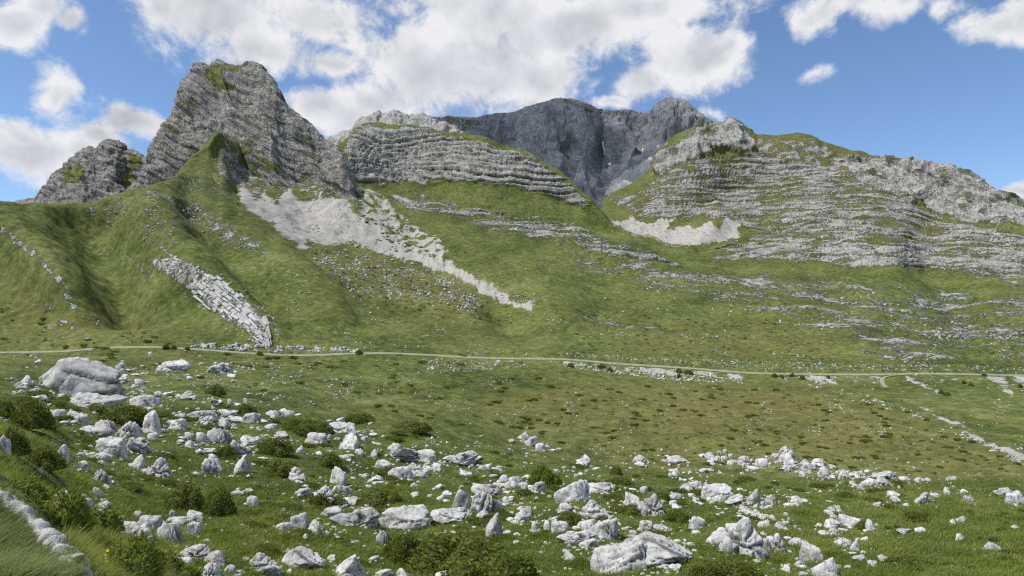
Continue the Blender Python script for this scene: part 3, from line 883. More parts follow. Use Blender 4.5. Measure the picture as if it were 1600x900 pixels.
def horn_cover(at, ux, uy, G, d, hb):
    gx, gy, gz = G[..., 0], G[..., 1], G[..., 2]
    w_ = 6 * pn(gx / 20, gy / 20, gz / 20)
    g = in_poly(ux + w_, uy + w_, [(318, 108), (340, 100), (352, 108), (346, 128), (372, 132), (352, 140), (340, 138), (326, 122)], 4)
    g = np.maximum(g, 0.9 * in_poly(ux + w_, uy + w_, [(350, 104), (378, 105), (372, 112), (352, 110)], 3))
    g = np.maximum(g, 0.55 * in_poly(ux + w_, uy, [(330, 230), (360, 205), (420, 240), (480, 270), (560, 300), (560, 330), (330, 330)], 16) * (0.6 + 0.8 * pn(gx / 15, gy / 15, gz / 8)))
    ledge = 0.35 * sst(pn(gx / 26, gy / 26, gz / 9), 0.15, 0.5)
    at['rock'] = np.clip(0.92 - 0.85 * g - ledge, 0, 1)
    at['tone'] = np.full(gx.shape, 0.3)


HORN = stone_sheet('rock_peak', [BK2, BK1, SIL, MID1, MID2, BASE], 420, [10, 14, 56, 70, 70], MAT_HORN, None,
                   ((120, 20), (55, 12), (24, 3.6), (12, 1.5), (6, 0.8), (3.6, 0.4)), (10, 1.8, 0.45, 0.88), (1.4, 1.0, 0.30), None, 1.0,
                   'steep blunt grey limestone horn standing over the green spur', 0.45, grassfn=horn_cover, keep=2.0)

# ------------------------------------------------------------------ crags behind the green spur
CR_T = [(40, 330, 900), (55, 322, 900), (64, 300, 902), (76, 284, 905), (92, 268, 905), (104, 258, 905), (118, 247, 905), (128, 237, 905), (140, 233, 905), (152, 236, 903), (158, 226, 902), (168, 220, 900), (180, 220, 900), (190, 226, 900), (199, 236, 898), (212, 240, 890), (222, 245, 885), (236, 250, 870), (252, 262, 860)]
_c = np.array(CR_T)
CR_B = [(a, 345, 830 - 40 * math.exp(-((a - 130) / 30.0) ** 2)) for a, b, c in CR_T]
CR_M = [(a, b + (345 - b) * .42, c - 40 - 22 * math.exp(-((a - 118) / 22.0) ** 2) + 18 * math.exp(-((a - 205) / 16.0) ** 2)) for a, b, c in CR_T]
CR_K = [(a, b + 40, c + 110) for a, b, c in CR_T]


def crag_cover(at, ux, uy, G, d, hb):
    gx, gy, gz = G[..., 0], G[..., 1], G[..., 2]
    w_ = 5 * pn(gx / 16, gy / 16, gz / 16)
    g = in_poly(ux + w_, uy + w_, [(100, 268), (125, 255), (132, 262), (120, 285), (95, 288)], 4)
    g = np.maximum(g, in_poly(ux + w_, uy + w_, [(196, 236), (220, 244), (222, 262), (205, 262)], 4))
    g = np.maximum(g, in_poly(ux + w_, uy + w_, [(185, 268), (205, 262), (212, 280), (195, 292)], 4))
    at['rock'] = np.clip(0.9 - 0.75 * g - 0.3 * (1 - hb) * sst(pn(gx / 20, gy / 20, gz / 9), 0.0, 0.4), 0, 1)


stone_sheet('rock_crag', [CR_K, CR_T, CR_M, CR_B], 190, [12, 56, 40], MAT_HORN, (40, 252), ((40, 5), (20, 4.0), (10, 2.2), (5, 1.0)), (9, 1.6, 0.25, 0.95), (1, 1, .6), None, 1.0,
            'twin topped rocky crag behind the grassy ridge at far left', grassfn=crag_cover, keep=1.0)
HU_T = [(-150, 372, 1000), (-60, 350, 1000), (0, 330, 1000), (12, 322, 1000), (24, 317, 1000), (40, 313, 1000), (56, 312, 1000), (70, 318, 1000)]
stone_sheet('rock_hump', [[(a, b + 40, c + 100) for a, b, c in HU_T], HU_T, [(a, b + 30, c - 70) for a, b, c in HU_T]], 150, [8, 24], MAT_HORN, (-150, 70),
            ((20, 1.6), (10, 1.0)), (8, 1.6, 0.3, 0.95), (1, 1, .6), None, 1.0, 'small low rock hump at the left edge behind the ridge')

# ------------------------------------------------------------------ far mountain and the pale crest before it
FT = [(440, 260, 1750), (520, 225, 1750), (600, 195, 1750), (660, 184, 1750), (690, 181, 1750), (705, 180, 1745), (740, 186, 1745), (752, 183, 1745), (770, 180, 1750), (800, 177, 1760), (830, 167, 1770), (858, 159, 1780),
      (880, 156, 1780), (905, 161, 1780), (940, 169, 1775), (985, 172, 1770), (1012, 176, 1760), (1020, 168, 1700), (1032, 158, 1690), (1045, 154, 1690), (1062, 155, 1690), (1078, 163, 1690), (1095, 178, 1690), (1112, 190, 1690), (1130, 194, 1690), (1180, 215, 1690), (1260, 245, 1690)]
FM = [(440, 290, 1640), (600, 260, 1640), (700, 235, 1640), (760, 236, 1600), (800, 232, 1660), (850, 230, 1590), (885, 228, 1660), (915, 230, 1600), (942, 240, 1710), (968, 238, 1640), (990, 238, 1680), (1015, 234, 1600), (1040, 232, 1560), (1080, 240, 1600), (1260, 290, 1590)]
FB = [(440, 340, 1500), (600, 320, 1500), (800, 318, 1490), (880, 300, 1500), (925, 302, 1530), (960, 285, 1530), (1010, 262, 1540), (1030, 275, 1520), (1260, 320, 1500)]
FB2 = [(440, 400, 1300), (600, 390, 1300), (800, 390, 1290), (880, 372, 1300), (930, 350, 1330), (970, 340, 1330), (1020, 330, 1350), (1260, 360, 1350)]
FK = [(a, b + 40, c + 260) for a, b, c in FT]


def far_cover(at, ux, uy, G, d, hb):
    gx, gy, gz = G[..., 0], G[..., 1], G[..., 2]
    w_ = 5 * pn(gx / 40, gy / 40, gz / 40)
    g = in_poly(ux + w_, uy + .5 * w_, [(690, 180), (740, 186), (760, 190), (735, 204), (700, 196)], 4)
    g = np.maximum(g, in_poly(ux + w_, uy + .4 * w_, [(880, 154), (940, 166), (1010, 174), (1005, 178), (960, 182), (925, 178), (890, 164)], 3))
    g = np.maximum(g, in_poly(ux + w_, uy + .4 * w_, [(1070, 190), (1090, 180), (1120, 192), (1110, 205), (1075, 210)], 4))
    at['rock'] = np.clip(0.95 - 0.36 * g - 0.2 * sst(pn(gx / 60, gy / 60, gz / 60), .2, .5) * (uy < 200), 0, 1)
    at['scree'] = in_poly(ux + .5 * w_, uy + .3 * w_, [(944, 304), (958, 280), (985, 262), (1018, 246), (1040, 262), (1000, 300), (960, 312)], 3)
    at['tone'] = np.full(gx.shape, 0.15)


FAR = stone_sheet('far_mountain', [FK, FT, FM, FB, FB2], 520, [8, 66, 56, 24], MAT_FAR, (440, 1260), ((150, 46), (75, 30), (36, 12), (16, 4.5), (8, 1.6)), None, (1.5, 1.0, 0.30), None, 1.0,
                  'dark grey far mountain wall in cloud shadow behind the strata hill', grassfn=far_cover, keep=1.0)
CT = [(470, 260, 1300), (500, 228, 1300), (512, 218, 1300), (525, 212, 1300), (538, 204, 1300), (548, 203, 1300), (558, 190, 1300), (566, 183, 1300), (580, 178, 1300), (590, 172, 1300), (600, 176, 1300), (612, 173, 1300), (622, 176, 1300), (640, 178, 1300), (655, 180, 1300), (672, 184, 1300), (690, 190, 1300), (720, 205, 1300), (760, 230, 1300)]
stone_sheet('pale_crest', [[(a, b + 40, c + 120) for a, b, c in CT], CT, [(a, b + 35, c - 60) for a, b, c in CT], [(a, 300, 1180) for a, b, c in CT]], 230, [8, 30, 30], MAT_PALE, (470, 760),
            ((50, 5.0), (25, 5), (12, 3.4), (6, 1.4)), None, (1.3, 1, .45), None, 1.0, 'pale jagged rock crest rising behind the strata hill')

# ------------------------------------------------------------------ helpers to stand things on the hillside
import bmesh


def ground(xw, yw):
    px = xw / yw * F_PX + 800
    j = int(min(max(round((px + 150.0) / 1900.0 * (NU - 1)), 0), NU - 1))
    n = int(sum(ROWS[:18]))
    return float(np.interp(yw, M[:n, j, 1], M[:n, j, 2]))


def ico(level):
    bm = bmesh.new()
    bmesh.ops.create_icosphere(bm, subdivisions=level, radius=1.0)
    V = np.array([v.co[:] for v in bm.verts])
    Fc = np.array([[v.index for v in f.verts] for f in bm.faces])
    bm.free()
    return V / np.linalg.norm(V, axis=1, keepdims=True), Fc


ICO = {k: ico(k) for k in (1, 2, 3, 4, 5)}


def rock_arrays(seed, style, level):
    """one weathered limestone block, fitted to a unit box standing on z = 0 with a buried foot"""
    rg = np.random.default_rng(seed)
    d, Fc = ICO[level]
    npl = {'b': 11, 'r': 20, 's': 12, 'p': 12, 'c': 16}[style]
    N = rg.normal(size=(npl, 3)); N /= np.linalg.norm(N, axis=1, keepdims=True)
    if style == 'b':
        N = np.concatenate([N[:6], np.array([[1, .15, .1], [-1, .1, .2], [.1, -1, .15], [0, 1, .1], [.12, -.1, 1]])])
        N /= np.linalg.norm(N, axis=1, keepdims=True)
    h = rg.uniform(0.62, 1.0, len(N))
    k = {'b': 40, 'r': 14, 's': 30, 'p': 26, 'c': 20}[style]
    ri = h[None] / np.maximum(d @ N.T, 0.06)
    r = -np.log(np.exp(-k * np.minimum(ri, 4)).sum(1)) / k
    p = d * np.clip(r, 0.3, 1.6)[:, None]
    if style == 's':
        p = p * np.array([1.2, 0.9, 0.45])
    if style == 'p':
        zz = (p[:, 2:3] + 1) / 2
        p = p * np.concatenate([1.1 - 0.30 * zz, 1.1 - 0.30 * zz, 1.0 + 0 * zz], 1)
        p[:, 0] += 0.45 * p[:, 2] * rg.choice((-1, 1)) * rg.uniform(.5, 1)
    so = rg.uniform(0, 50)
    q = p + so
    # blocks that have shifted against each other along joints
    ns = {'b': 9, 'r': 9, 's': 12, 'p': 8, 'c': 20}[style]
    S = rg.normal(size=(ns, 3)); S /= np.linalg.norm(S, axis=1, keepdims=True)
    dw = d + 0.10 * np.stack([pn(q[:, 0] * 2.2 + 5 * k_, q[:, 1] * 2.2, q[:, 2] * 2.2) for k_ in range(3)], 1)
    dots = dw @ S.T
    order = np.sort(dots, axis=1)
    cid = np.argmax(dots, axis=1)
    gap = order[:, -1] - order[:, -2]
    step = rg.uniform(-1, 1, ns) * {'b': .09, 'r': .05, 's': .10, 'p': .08, 'c': .13}[style]
    p = p * (1 + step[cid])[:, None]
    jn = np.exp(-(gap / (0.045 if style == 'c' else 0.03)) ** 2) * (rg.random(ns) < (.9 if style == 'c' else .55))[cid]
    # lumps, ribs and runnels
    out = p / (np.linalg.norm(p, axis=1, keepdims=True) + 1e-9)
    f = 0.09 * pn(q[:, 0] * 1.6, q[:, 1] * 1.6, q[:, 2] * 1.6) + 0.12 * (0.4 - np.abs(pn(q[:, 0] * 2.6, q[:, 1] * 2.6, q[:, 2] * 2.0)))
    f += 0.075 * (0.35 - np.abs(pn(q[:, 0] * 5.2, q[:, 1] * 5.2, q[:, 2] * 3.0))) + 0.03 * pn(q[:, 0] * 11, q[:, 1] * 11, q[:, 2] * 8)
    if level >= 5:
        f += 0.018 * (0.3 - np.abs(pn(q[:, 0] * 20, q[:, 1] * 20, q[:, 2] * 12)))
    p = p + out * f[:, None]
    # joints: a few through-going cracks, more in the cluster style
    crack = jn * 0.9
    for i in range({'b': 4, 'r': 3, 's': 4, 'p': 3, 'c': 8}[style]):
        n = rg.normal(size=3); n /= np.linalg.norm(n)
        if style == 's':
            n = n * np.array([.5, .5, 1]); n /= np.linalg.norm(n)
        c = rg.uniform(-0.45, 0.45)
        dist = p @ n - c + 0.10 * pn(q[:, 0] * 2 + i * 7, q[:, 1] * 2, q[:, 2] * 2)
        side = sst(pn(q[:, 0] * 1.3 + 3 * i, q[:, 1] * 1.3, q[:, 2] * 1.3), -0.3, 0.1)
        wdt = rg.uniform(0.022, 0.045) * (1.5 if style == 'c' else 1.0)
        g = np.exp(-(dist / wdt) ** 2) * side
        crack = np.maximum(crack, g)
    p = p - out * (crack * (0.20 if style == 'c' else 0.12))[:, None]
    # cut-in foot so the stone sits in the turf
    lo = np.quantile(p[:, 2], 0.48)
    hi = p[:, 2].max()
    top = p[p[:, 2] > lo]
    mn, mx = top.min(0), top.max(0)
    p[:, :2] = (p[:, :2] - (mn[:2] + mx[:2]) / 2) / (mx[:2] - mn[:2])
    p[:, 2] = (p[:, 2] - lo) / (hi - lo)
    p[:, 2] = np.maximum(p[:, 2], -0.45)
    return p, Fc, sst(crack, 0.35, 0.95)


ROCKS = {}


def rock_mesh(style, var, level):
    k = (style, var, level)
    if k not in ROCKS:
        p, Fc, c = rock_arrays(hash(style + 'q') % 1 + ord(style) * 31 + var * 7 + 5, style, level)
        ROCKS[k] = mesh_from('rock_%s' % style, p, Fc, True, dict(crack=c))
    return ROCKS[k]


# ------------------------------------------------------------------ boulders: left, right, top, bottom in the photograph, style, own label
B = [
    (72, 189, 557, 616, 'r', 'huge weathered grey boulder dwarfing the stones on the left shoulder'),
    (108, 186, 611, 641, 's', 'long striated pale slab right below the huge grey boulder'),
    (206, 246, 615, 634, 'r', 'rounded white boulder beside the wide dark juniper mound, on its right'),
    (76, 100, 638, 653, 'r'), (103, 126, 641, 658, 'b'), (124, 143, 644, 663, 's'), (150, 178, 654, 674, 'c'), (182, 215, 656, 684, 'c'),
    (122, 176, 662, 681, 's'), (225, 250, 639, 676, 'p'), (152, 196, 679, 712, 'b', 'wedge shaped boulder with a dark shaded right face below the juniper mound'),
    (196, 231, 680, 708, 'c'), (228, 247, 675, 688, 'r'), (88, 105, 692, 719, 'p', 'thin white upright rock standing against the dark round bush'),
    (-4, 15, 677, 709, 'c'), (0, 27, 646, 658, 's'), (119, 133, 705, 714, 's'), (145, 173, 705, 719, 'r'), (112, 139, 718, 734, 's'),
    (204, 226, 709, 734, 'p'), (224, 269, 711, 746, 'c', 'leaning furrowed boulder with split end above the pair of dark bushes'),
    (274, 290, 644, 655, 'r'), (256, 291, 652, 671, 'b'), (295, 338, 639, 656, 'r'), (308, 334, 649, 663, 'c'), (338, 368, 639, 652, 's'),
    (360, 383, 650, 661, 'r'), (380, 406, 642, 661, 'b'), (340, 358, 653, 671, 'b'), (324, 358, 666, 693, 'c'), (288, 302, 674, 688, 'r'),
    (306, 323, 674, 691, 'r'), (289, 303, 688, 700, 'p'), (352, 396, 684, 711, 'c'), (375, 404, 679, 696, 's'), (315, 335, 702, 709, 's'),
    (317, 347, 711, 741, 'c'), (367, 394, 706, 741, 'p', 'pointed white fang of rock with one grey side'),
    (279, 310, 610, 625, 'c'), (210, 226, 591, 602, 'r'), (242, 254, 610, 621, 'r'), (60, 75, 616, 627, 'r'), (90, 100, 614, 622, 'r'), (48, 62, 605, 616, 'c'),
    (32, 48, 585, 601, 'p'), (20, 43, 596, 609, 'c'), (181, 200, 584, 595, 'r'), (182, 198, 565, 579, 'b'), (327, 340, 619, 631, 'c'), (355, 364, 623, 633, 'r'),
    (380, 389, 621, 630, 'p'), (322, 362, 565, 585, 'c', 'low rough outcrop just below the road, right of the huge grey boulder'), (250, 297, 561, 579, 's'), (150, 174, 731, 756, 'c'),
    (144, 160, 758, 776, 'p'), (152, 172, 781, 798, 'c'), (77, 123, 758, 798, 's', 'grey ledge of bedrock poking from the leafy bank scrub'), (117, 146, 773, 793, 's'),
    (151, 163, 794, 805, 'r'), (162, 192, 804, 819, 's'), (209, 221, 797, 808, 'r'),
    (181, 239, 814, 853, 's', 'curving bedrock hump half buried in leafy scrub at lower left'), (219, 251, 803, 826, 'b'), (246, 281, 813, 849, 'c'), (265, 276, 794, 809, 'p'),
    (268, 293, 805, 823, 'r', 'squat white block, lower left of three below the pair of dark bushes'), (293, 318, 796, 814, 'b', 'white block nearest below the pair of dark bushes'), (293, 314, 813, 836, 'b'),
    (276, 336, 846, 873, 'c'), (320, 349, 861, 886, 'p'), (306, 341, 878, 908, 'c'), (270, 300, 869, 889, 'b'), (350, 369, 881, 899, 'r'), (386, 403, 773, 791, 'b'),
    (381, 396, 763, 771, 's'), (52, 66, 730, 741, 's'),
    (384, 440, 864, 898, 'c', 'cracked round boulder at the bottom edge beside the tilted grey slab'), (438, 506, 854, 890, 's', 'tilted grey slab with sharp upper corner at the bottom edge'),
    (523, 576, 858, 910, 'p', 'big pale pyramid of rock with a mossy notch at the bottom edge'), (586, 615, 886, 903, 's'), (620, 640, 886, 906, 'p'), (511, 525, 866, 877, 'r'), (575, 595, 866, 879, 's'),
    (681, 719, 892, 912, 'r'), (432, 455, 814, 830, 'r'), (453, 481, 800, 826, 'b', 'egg shaped white block standing alone left of the brown flecked slab'), (480, 501, 810, 835, 'p'), (503, 534, 790, 807, 's'),
    (523, 595, 787, 824, 's', 'broad flat white slab with a brown moss fleck'), (595, 675, 788, 829, 'b', 'bulky cracked white block left of the large shrub'), (587, 610, 826, 851, 'c'),
    (673, 739, 791, 817, 's', 'low white layered rock above the large shrub'), (733, 784, 763, 802, 'c', 'tall pitted white rock above the long drooping rock'), (735, 780, 754, 774, 's'),
    (758, 787, 795, 840, 'p', 'long drooping white rock running down toward the large shrub'), (741, 765, 794, 812, 's'), (706, 734, 760, 795, 'p'),
    (460, 491, 759, 778, 's'), (482, 525, 756, 786, 'c'), (519, 550, 754, 772, 'p'), (534, 560, 775, 790, 'r'), (514, 542, 729, 757, 'b'), (446, 481, 729, 752, 'c'),
    (584, 612, 718, 738, 'r'), (607, 646, 725, 749, 'r', 'smooth white double humped boulder, larger half'), (596, 660, 688, 723, 'c', 'wide white outcrop with a dark hollow across its top'), (650, 681, 700, 722, 'b'),
    (690, 747, 702, 727, 's', 'low dome of white rock with a grassy seam, right of the hollow outcrop'), (531, 561, 675, 702, 'p'), (480, 511, 674, 696, 'b'), (514, 561, 659, 676, 's'),
    (427, 451, 674, 685, 's'), (413, 432, 661, 671, 'r'), (462, 476, 694, 709, 'c'), (530, 555, 708, 717, 's'), (554, 568, 700, 712, 'r'), (578, 590, 701, 715, 'p'),
    (646, 666, 733, 747, 'p'), (659, 672, 731, 743, 'r'), (675, 690, 725, 736, 'r'), (635, 660, 723, 733, 'c'), (718, 740, 734, 748, 'b'), (746, 768, 723, 735, 's'),
    (575, 600, 740, 752, 's'), (780, 794, 741, 753, 'r'), (787, 803, 749, 763, 'r'), (415, 441, 640, 651, 'c'), (440, 456, 640, 650, 'r'), (564, 577, 680, 689, 'r'),
    (785, 804, 775, 789, 's'), (681, 698, 770, 782, 'p'), (641, 654, 768, 776, 'r'),
    (866, 923, 748, 784, 'r', 'large smooth white boulder sloping down to the right of the leafy green bush'), (911, 963, 752, 769, 's'), (906, 956, 781, 813, 'c'), (811, 831, 789, 806, 'r'), (799, 827, 794, 815, 's'),
    (871, 896, 786, 801, 'r'), (904, 931, 809, 829, 'b'), (919, 967, 807, 842, 's', 'long white slab sloping right, just above the overhanging boulder'), (871, 931, 824, 849, 's'), (860, 889, 812, 831, 'b'),
    (849, 863, 813, 829, 'p'), (856, 877, 805, 816, 'r'), (830, 842, 814, 830, 'p'), (904, 936, 838, 857, 's'),
    (926, 1009, 838, 896, 'b', 'big overhanging cracked white boulder with a black shaded foot'), (968, 1084, 832, 886, 's', 'broad tilted white slab resting against the overhanging boulder'),
    (1009, 1046, 870, 889, 'c'), (1045, 1067, 881, 892, 's'), (881, 898, 859, 877, 'p', 'lone upright white stone in the turf left of the overhanging boulder'),
    (974, 999, 769, 791, 'b'), (992, 1037, 767, 806, 'c', 'jumbled white boulder with a rusty patch near its base'), (999, 1013, 758, 771, 'r'), (999, 1021, 811, 830, 'b'), (1020, 1047, 820, 831, 's'),
    (1076, 1102, 805, 827, 'b'), (1105, 1193, 799, 868, 'c', 'great lumpy cluster boulder split by deep vertical cracks'), (1188, 1204, 837, 861, 'p'), (1046, 1066, 769, 781, 'r'), (1045, 1059, 780, 791, 'r'),
    (1063, 1101, 748, 766, 'c'), (1096, 1144, 753, 784, 'b', 'grey layered block at the left end of a broken wall of rocks'), (1133, 1170, 773, 789, 'c'), (1168, 1187, 760, 787, 'p', 'small white shark fin of rock on the broken wall of rocks'),
    (1041, 1072, 711, 726, 'r', 'lone low grey dome of rock in the flat meadow'), (986, 1011, 711, 723, 'c'), (894, 929, 710, 731, 'c'), (809, 828, 672, 688, 'c', 'uppermost rock of the short jagged ledge slanting above the leafy green bush'), (821, 843, 679, 698, 's', 'middle rock of the short jagged ledge slanting above the leafy green bush'), (836, 853, 690, 704, 'b', 'lowest rock of the short jagged ledge slanting above the leafy green bush'),
    (1100, 1113, 705, 716, 'r'), (1115, 1127, 711, 722, 'r'), (1145, 1173, 711, 728, 'c'), (1181, 1201, 714, 728, 'b'), (829, 855, 749, 769, 's'), (795, 817, 743, 754, 's'), (794, 810, 751, 763, 'r'),
    (814, 825, 752, 764, 'p'), (970, 986, 821, 829, 's'), (950, 961, 804, 812, 'r'), (1081, 1094, 778, 786, 'r'), (1073, 1087, 846, 854, 's'), (1153, 1176, 792, 803, 's'), (1172, 1197, 796, 809, 'c'),
    (1091, 1107, 730, 738, 's'), (1045, 1063, 735, 745, 'c'), (1186, 1202, 811, 824, 'b'),
    (1189, 1225, 829, 860, 'c'), (1210, 1224, 814, 827, 'r'), (1234, 1254, 839, 854, 'r'), (1253, 1283, 844, 878, 'b', 'upper half of the split white boulder at the lower right'), (1270, 1309, 869, 905, 'p', 'lower half of the split white boulder at the lower right'),
    (1289, 1314, 811, 826, 'r'), (1312, 1346, 804, 823, 'b', 'white block touching the left side of the small round bush'), (1353, 1369, 811, 829, 'p'), (1289, 1312, 824, 837, 'c'), (1305, 1331, 839, 855, 'r'), (1328, 1343, 841, 861, 'p'),
    (1344, 1358, 838, 846, 'r'), (1328, 1351, 865, 876, 's'), (1356, 1373, 875, 886, 's'), (1370, 1391, 868, 877, 's'), (1393, 1404, 878, 884, 'r'),
    (1401, 1425, 824, 835, 's', 'lone flat white stone in the smooth turf at lower right'), (1430, 1445, 823, 832, 'p'), (1496, 1511, 805, 816, 'r'), (1484, 1492, 811, 819, 'r'), (1538, 1563, 845, 860, 'p', 'small pointed rock alone in the turf near the right edge'),
    (1494, 1506, 833, 844, 'p'), (1573, 1600, 766, 789, 'b', 'upright white block at the right edge of the meadow'), (1556, 1581, 760, 775, 'r'), (1506, 1522, 774, 784, 's'), (1475, 1485, 760, 772, 'p'),
    (1431, 1454, 767, 789, 'c', 'small banded dark and white boulder in the right meadow'), (1453, 1470, 770, 777, 's'), (1390, 1407, 774, 787, 'r'), (1385, 1406, 767, 776, 's'), (1364, 1376, 783, 791, 's'),
    (1293, 1313, 788, 798, 'r'), (1234, 1257, 775, 786, 's'), (1194, 1213, 771, 788, 'c'), (1365, 1393, 744, 760, 'c'), (1348, 1367, 748, 760, 'r'), (1338, 1351, 754, 766, 'c'), (1364, 1402, 736, 750, 'c'),
    (1405, 1423, 743, 752, 's'), (1430, 1441, 745, 753, 'r'), (1441, 1457, 745, 755, 'c'), (1480, 1495, 743, 750, 'r'),
    (1309, 1330, 733, 748, 'c'), (1328, 1351, 734, 747, 'c'), (1213, 1238, 695, 717, 'c'), (1243, 1256, 875, 885, 'r'), (1224, 1235, 881, 893, 'p'), (1249, 1263, 893, 900, 'r'), (1300, 1315, 879, 891, 'p'),
    (1500, 1512, 764, 771, 'r'), (1580, 1592, 820, 827, 'r'), (1410, 1420, 786, 792, 'r'), (1176, 1190, 888, 900, 'c'),
]
# loose rubble ridge and small scatter, told apart only as members of their scatter
rg = np.random.default_rng(5)
SCATTER = []


def scatter(poly, n, wlo, whi, tag):
    poly_a = np.array(poly, float)
    lo, hi = poly_a.min(0), poly_a.max(0)
    k = 0
    while k < n:
        p = rg.uniform(lo, hi)
        if in_poly(np.array([p[0]]), np.array([p[1]]), poly, 0.5)[0] > 0.5:
            w_ = wlo + (whi - wlo) * rg.random() ** 2
            h_ = w_ * rg.uniform(0.5, 0.95)
            SCATTER.append((p[0] - w_ / 2, p[0] + w_ / 2, p[1] - h_, p[1], 'brcps'[rg.integers(5)], tag))
            k += 1


scatter([(1200, 712), (1222, 708), (1262, 722), (1300, 730), (1345, 742), (1300, 747), (1250, 745), (1200, 728)], 38, 8, 19, 'grey white rock in the long rubble ridge across the right meadow')
scatter([(1125, 705), (1200, 712), (1200, 740), (1140, 742), (1080, 735)], 12, 6, 14, 'small rock in the loose scatter left of the long rubble ridge')
scatter([(880, 745), (1060, 735), (1180, 742), (1080, 765), (950, 748)], 10, 6, 12, 'small white stone scattered behind the broken wall of rocks')
scatter([(1140, 782), (1200, 790), (1260, 800), (1250, 835), (1195, 825), (1150, 800)], 16, 6, 14, 'small white stone strewn right of the lumpy cluster boulder')

LAND = [('the huge grey boulder', 130, 590), ('the dark round bush on the near bank', 66, 712), ('the wide juniper mound', 182, 642), ('the pair of dark bushes', 312, 775),
        ('the large shrub', 725, 862), ('the neat round shrub', 1122, 886), ('the overhanging boulder', 968, 868), ('the lumpy cluster boulder', 1149, 835), ('the leafy green bush', 852, 742),
        ('the long rubble ridge', 1275, 730), ('the small round bush', 1346, 819), ('the split white boulder', 1280, 876), ('the smooth sloping boulder', 894, 768), ('the hollow outcrop', 628, 708),
        ('the brown flecked slab', 559, 806), ('the tilted grey slab', 472, 872), ('the banded boulder', 1442, 778), ('the white fang of rock', 380, 725), ('the broken wall of rocks', 1140, 775),
        ('the furrowed boulder', 246, 730), ('the pitted rock', 760, 783), ('the pale rock pyramid', 550, 880), ('the bedrock ledge', 60, 845), ('the lone flat stone', 1413, 830)]
ORD = ['nearest', 'second', 'third', 'fourth', 'fifth', 'sixth', 'seventh', 'eighth', 'ninth', 'tenth', 'eleventh', 'twelfth']
items = []
for b in B:
    items.append(list(b) if len(b) == 6 else list(b) + [None])
used = {}
todo = []
for it in items:
    if it[5] is None:
        cx, cy = (it[0] + it[1]) / 2, (it[2] + it[3]) / 2
        nm, lx, ly = min(LAND, key=lambda L: (L[1] - cx) ** 2 + 2.2 * (L[2] - cy) ** 2)
        dx, dy = cx - lx, (cy - ly) * 1.5
        sx = 'right' if dx > 0 else 'left'
        if abs(dy) < 0.45 * abs(dx):
            dr = sx + ' of'
        elif abs(dx) < 0.45 * abs(dy):
            dr = 'below' if dy > 0 else 'above'
        else:
            dr = ('lower ' if dy > 0 else 'upper ') + sx + ' of'
        todo.append((math.hypot(dx, dy), nm, dr, it))
todo.sort(key=lambda t: t[0])
SHAPE = {'b': 'blocky', 'r': 'rounded', 's': 'flat', 'p': 'pointed', 'c': 'cracked'}
for dist, nm, dr, it in todo:
    k = used.get((nm, dr), 0)
    used[(nm, dr)] = k + 1
    sz = it[1] - it[0]
    size = 'small' if sz < 20 else ('medium' if sz < 38 else 'big')
    it[5] = '%s %s rock, %s one %s %s' % (size, SHAPE[it[4]], ORD[min(k, 11)], dr, nm)

BOULDER_XY = []


def place(it, i, group=None):
    x0, x1, y0, y1, st, lab = it
    wpx = x1 - x0
    p = hit((x0 + x1) / 2, y1)
    wid = wpx / F_PX * p.y
    dep = wid * (0.95 if wpx < 40 else 0.8)
    yc = p.y + dep * 0.42
    xc = ((x0 + x1) / 2 - 800) / F_PX * yc
    gz = ground(xc, yc)
    gz = min(gz, p.z + 0.5 * dep)
    ztop = (HOR - y0) / F_PX * yc
    hgt = max((ztop - gz) * 0.93, 0.22 * wid)
    lev = 5 if wpx > 42 else (4 if wpx > 20 else 3)
    var = (i * 7 + int(x0)) % (4 if lev == 5 else 5)
    o = bpy.data.objects.new('boulder' if wpx >= 24 else 'rock', rock_mesh(st, var, lev))
    if not o.data.materials:
        o.data.materials.append(MAT_BOULDER)
    COL.objects.link(o)
    o.location = (xc, yc, gz)
    o.rotation_euler = (0, 0, random.choice((0.0, math.pi)) + random.uniform(-0.25, 0.25))
    o.scale = (wid * 1.04, dep, hgt)
    o['label'] = lab
    o['category'] = 'boulder' if wpx >= 24 else 'rock'
    o['group'] = group or 'limestone boulders strewn over the meadow'
    BOULDER_XY.append((xc, yc, wid * 0.5, dep * 0.5))
    return o


for i, it in enumerate(items):
    o = place(it, i)
    if it[5].startswith('huge weathered'):
        pk, Fk, ckk = rock_arrays(411, 'b', 5)
        xx = pk[:, 0]
        pk[:, 2] = np.where(pk[:, 2] > 0, pk[:, 2] * (1.08 - 0.45 * sst(xx, -0.10, 0.5) - 0.6 * sst(-xx, 0.12, 0.5)), pk[:, 2])
        pk[:, 0] += 0.06 * pk[:, 2]
        fis = np.exp(-((pk[:, 0] * .55 + (pk[:, 2] - .62) * .8 + .05 * pn(pk[:, 0] * 4, pk[:, 1] * 4, pk[:, 2] * 4)) / .035) ** 2) * (pk[:, 0] > -.05)
        fis = np.maximum(fis, np.exp(-((pk[:, 0] + .02 - .2 * (pk[:, 2] - .4) + .05 * pn(pk[:, 0] * 5, pk[:, 1] * 5, pk[:, 2] * 3 + 4)) / .02) ** 2) * (pk[:, 2] < .6))
        pk *= (1 - .10 * fis)[:, None]
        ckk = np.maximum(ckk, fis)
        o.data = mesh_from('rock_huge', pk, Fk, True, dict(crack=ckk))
        o.data.materials.append(MAT_BOULDER_GREY)
        o.rotation_euler = (0, 0, 0)
        o.scale = (o.scale[0] * 1.28, o.scale[1] * 1.1, o.scale[2] * 1.05)
        continue
    if 'tilted grey slab with' in it[5]:
        o.data = o.data.copy()
        o.data.materials.clear()
        o.data.materials.append(MAT_BOULDER_GREY)
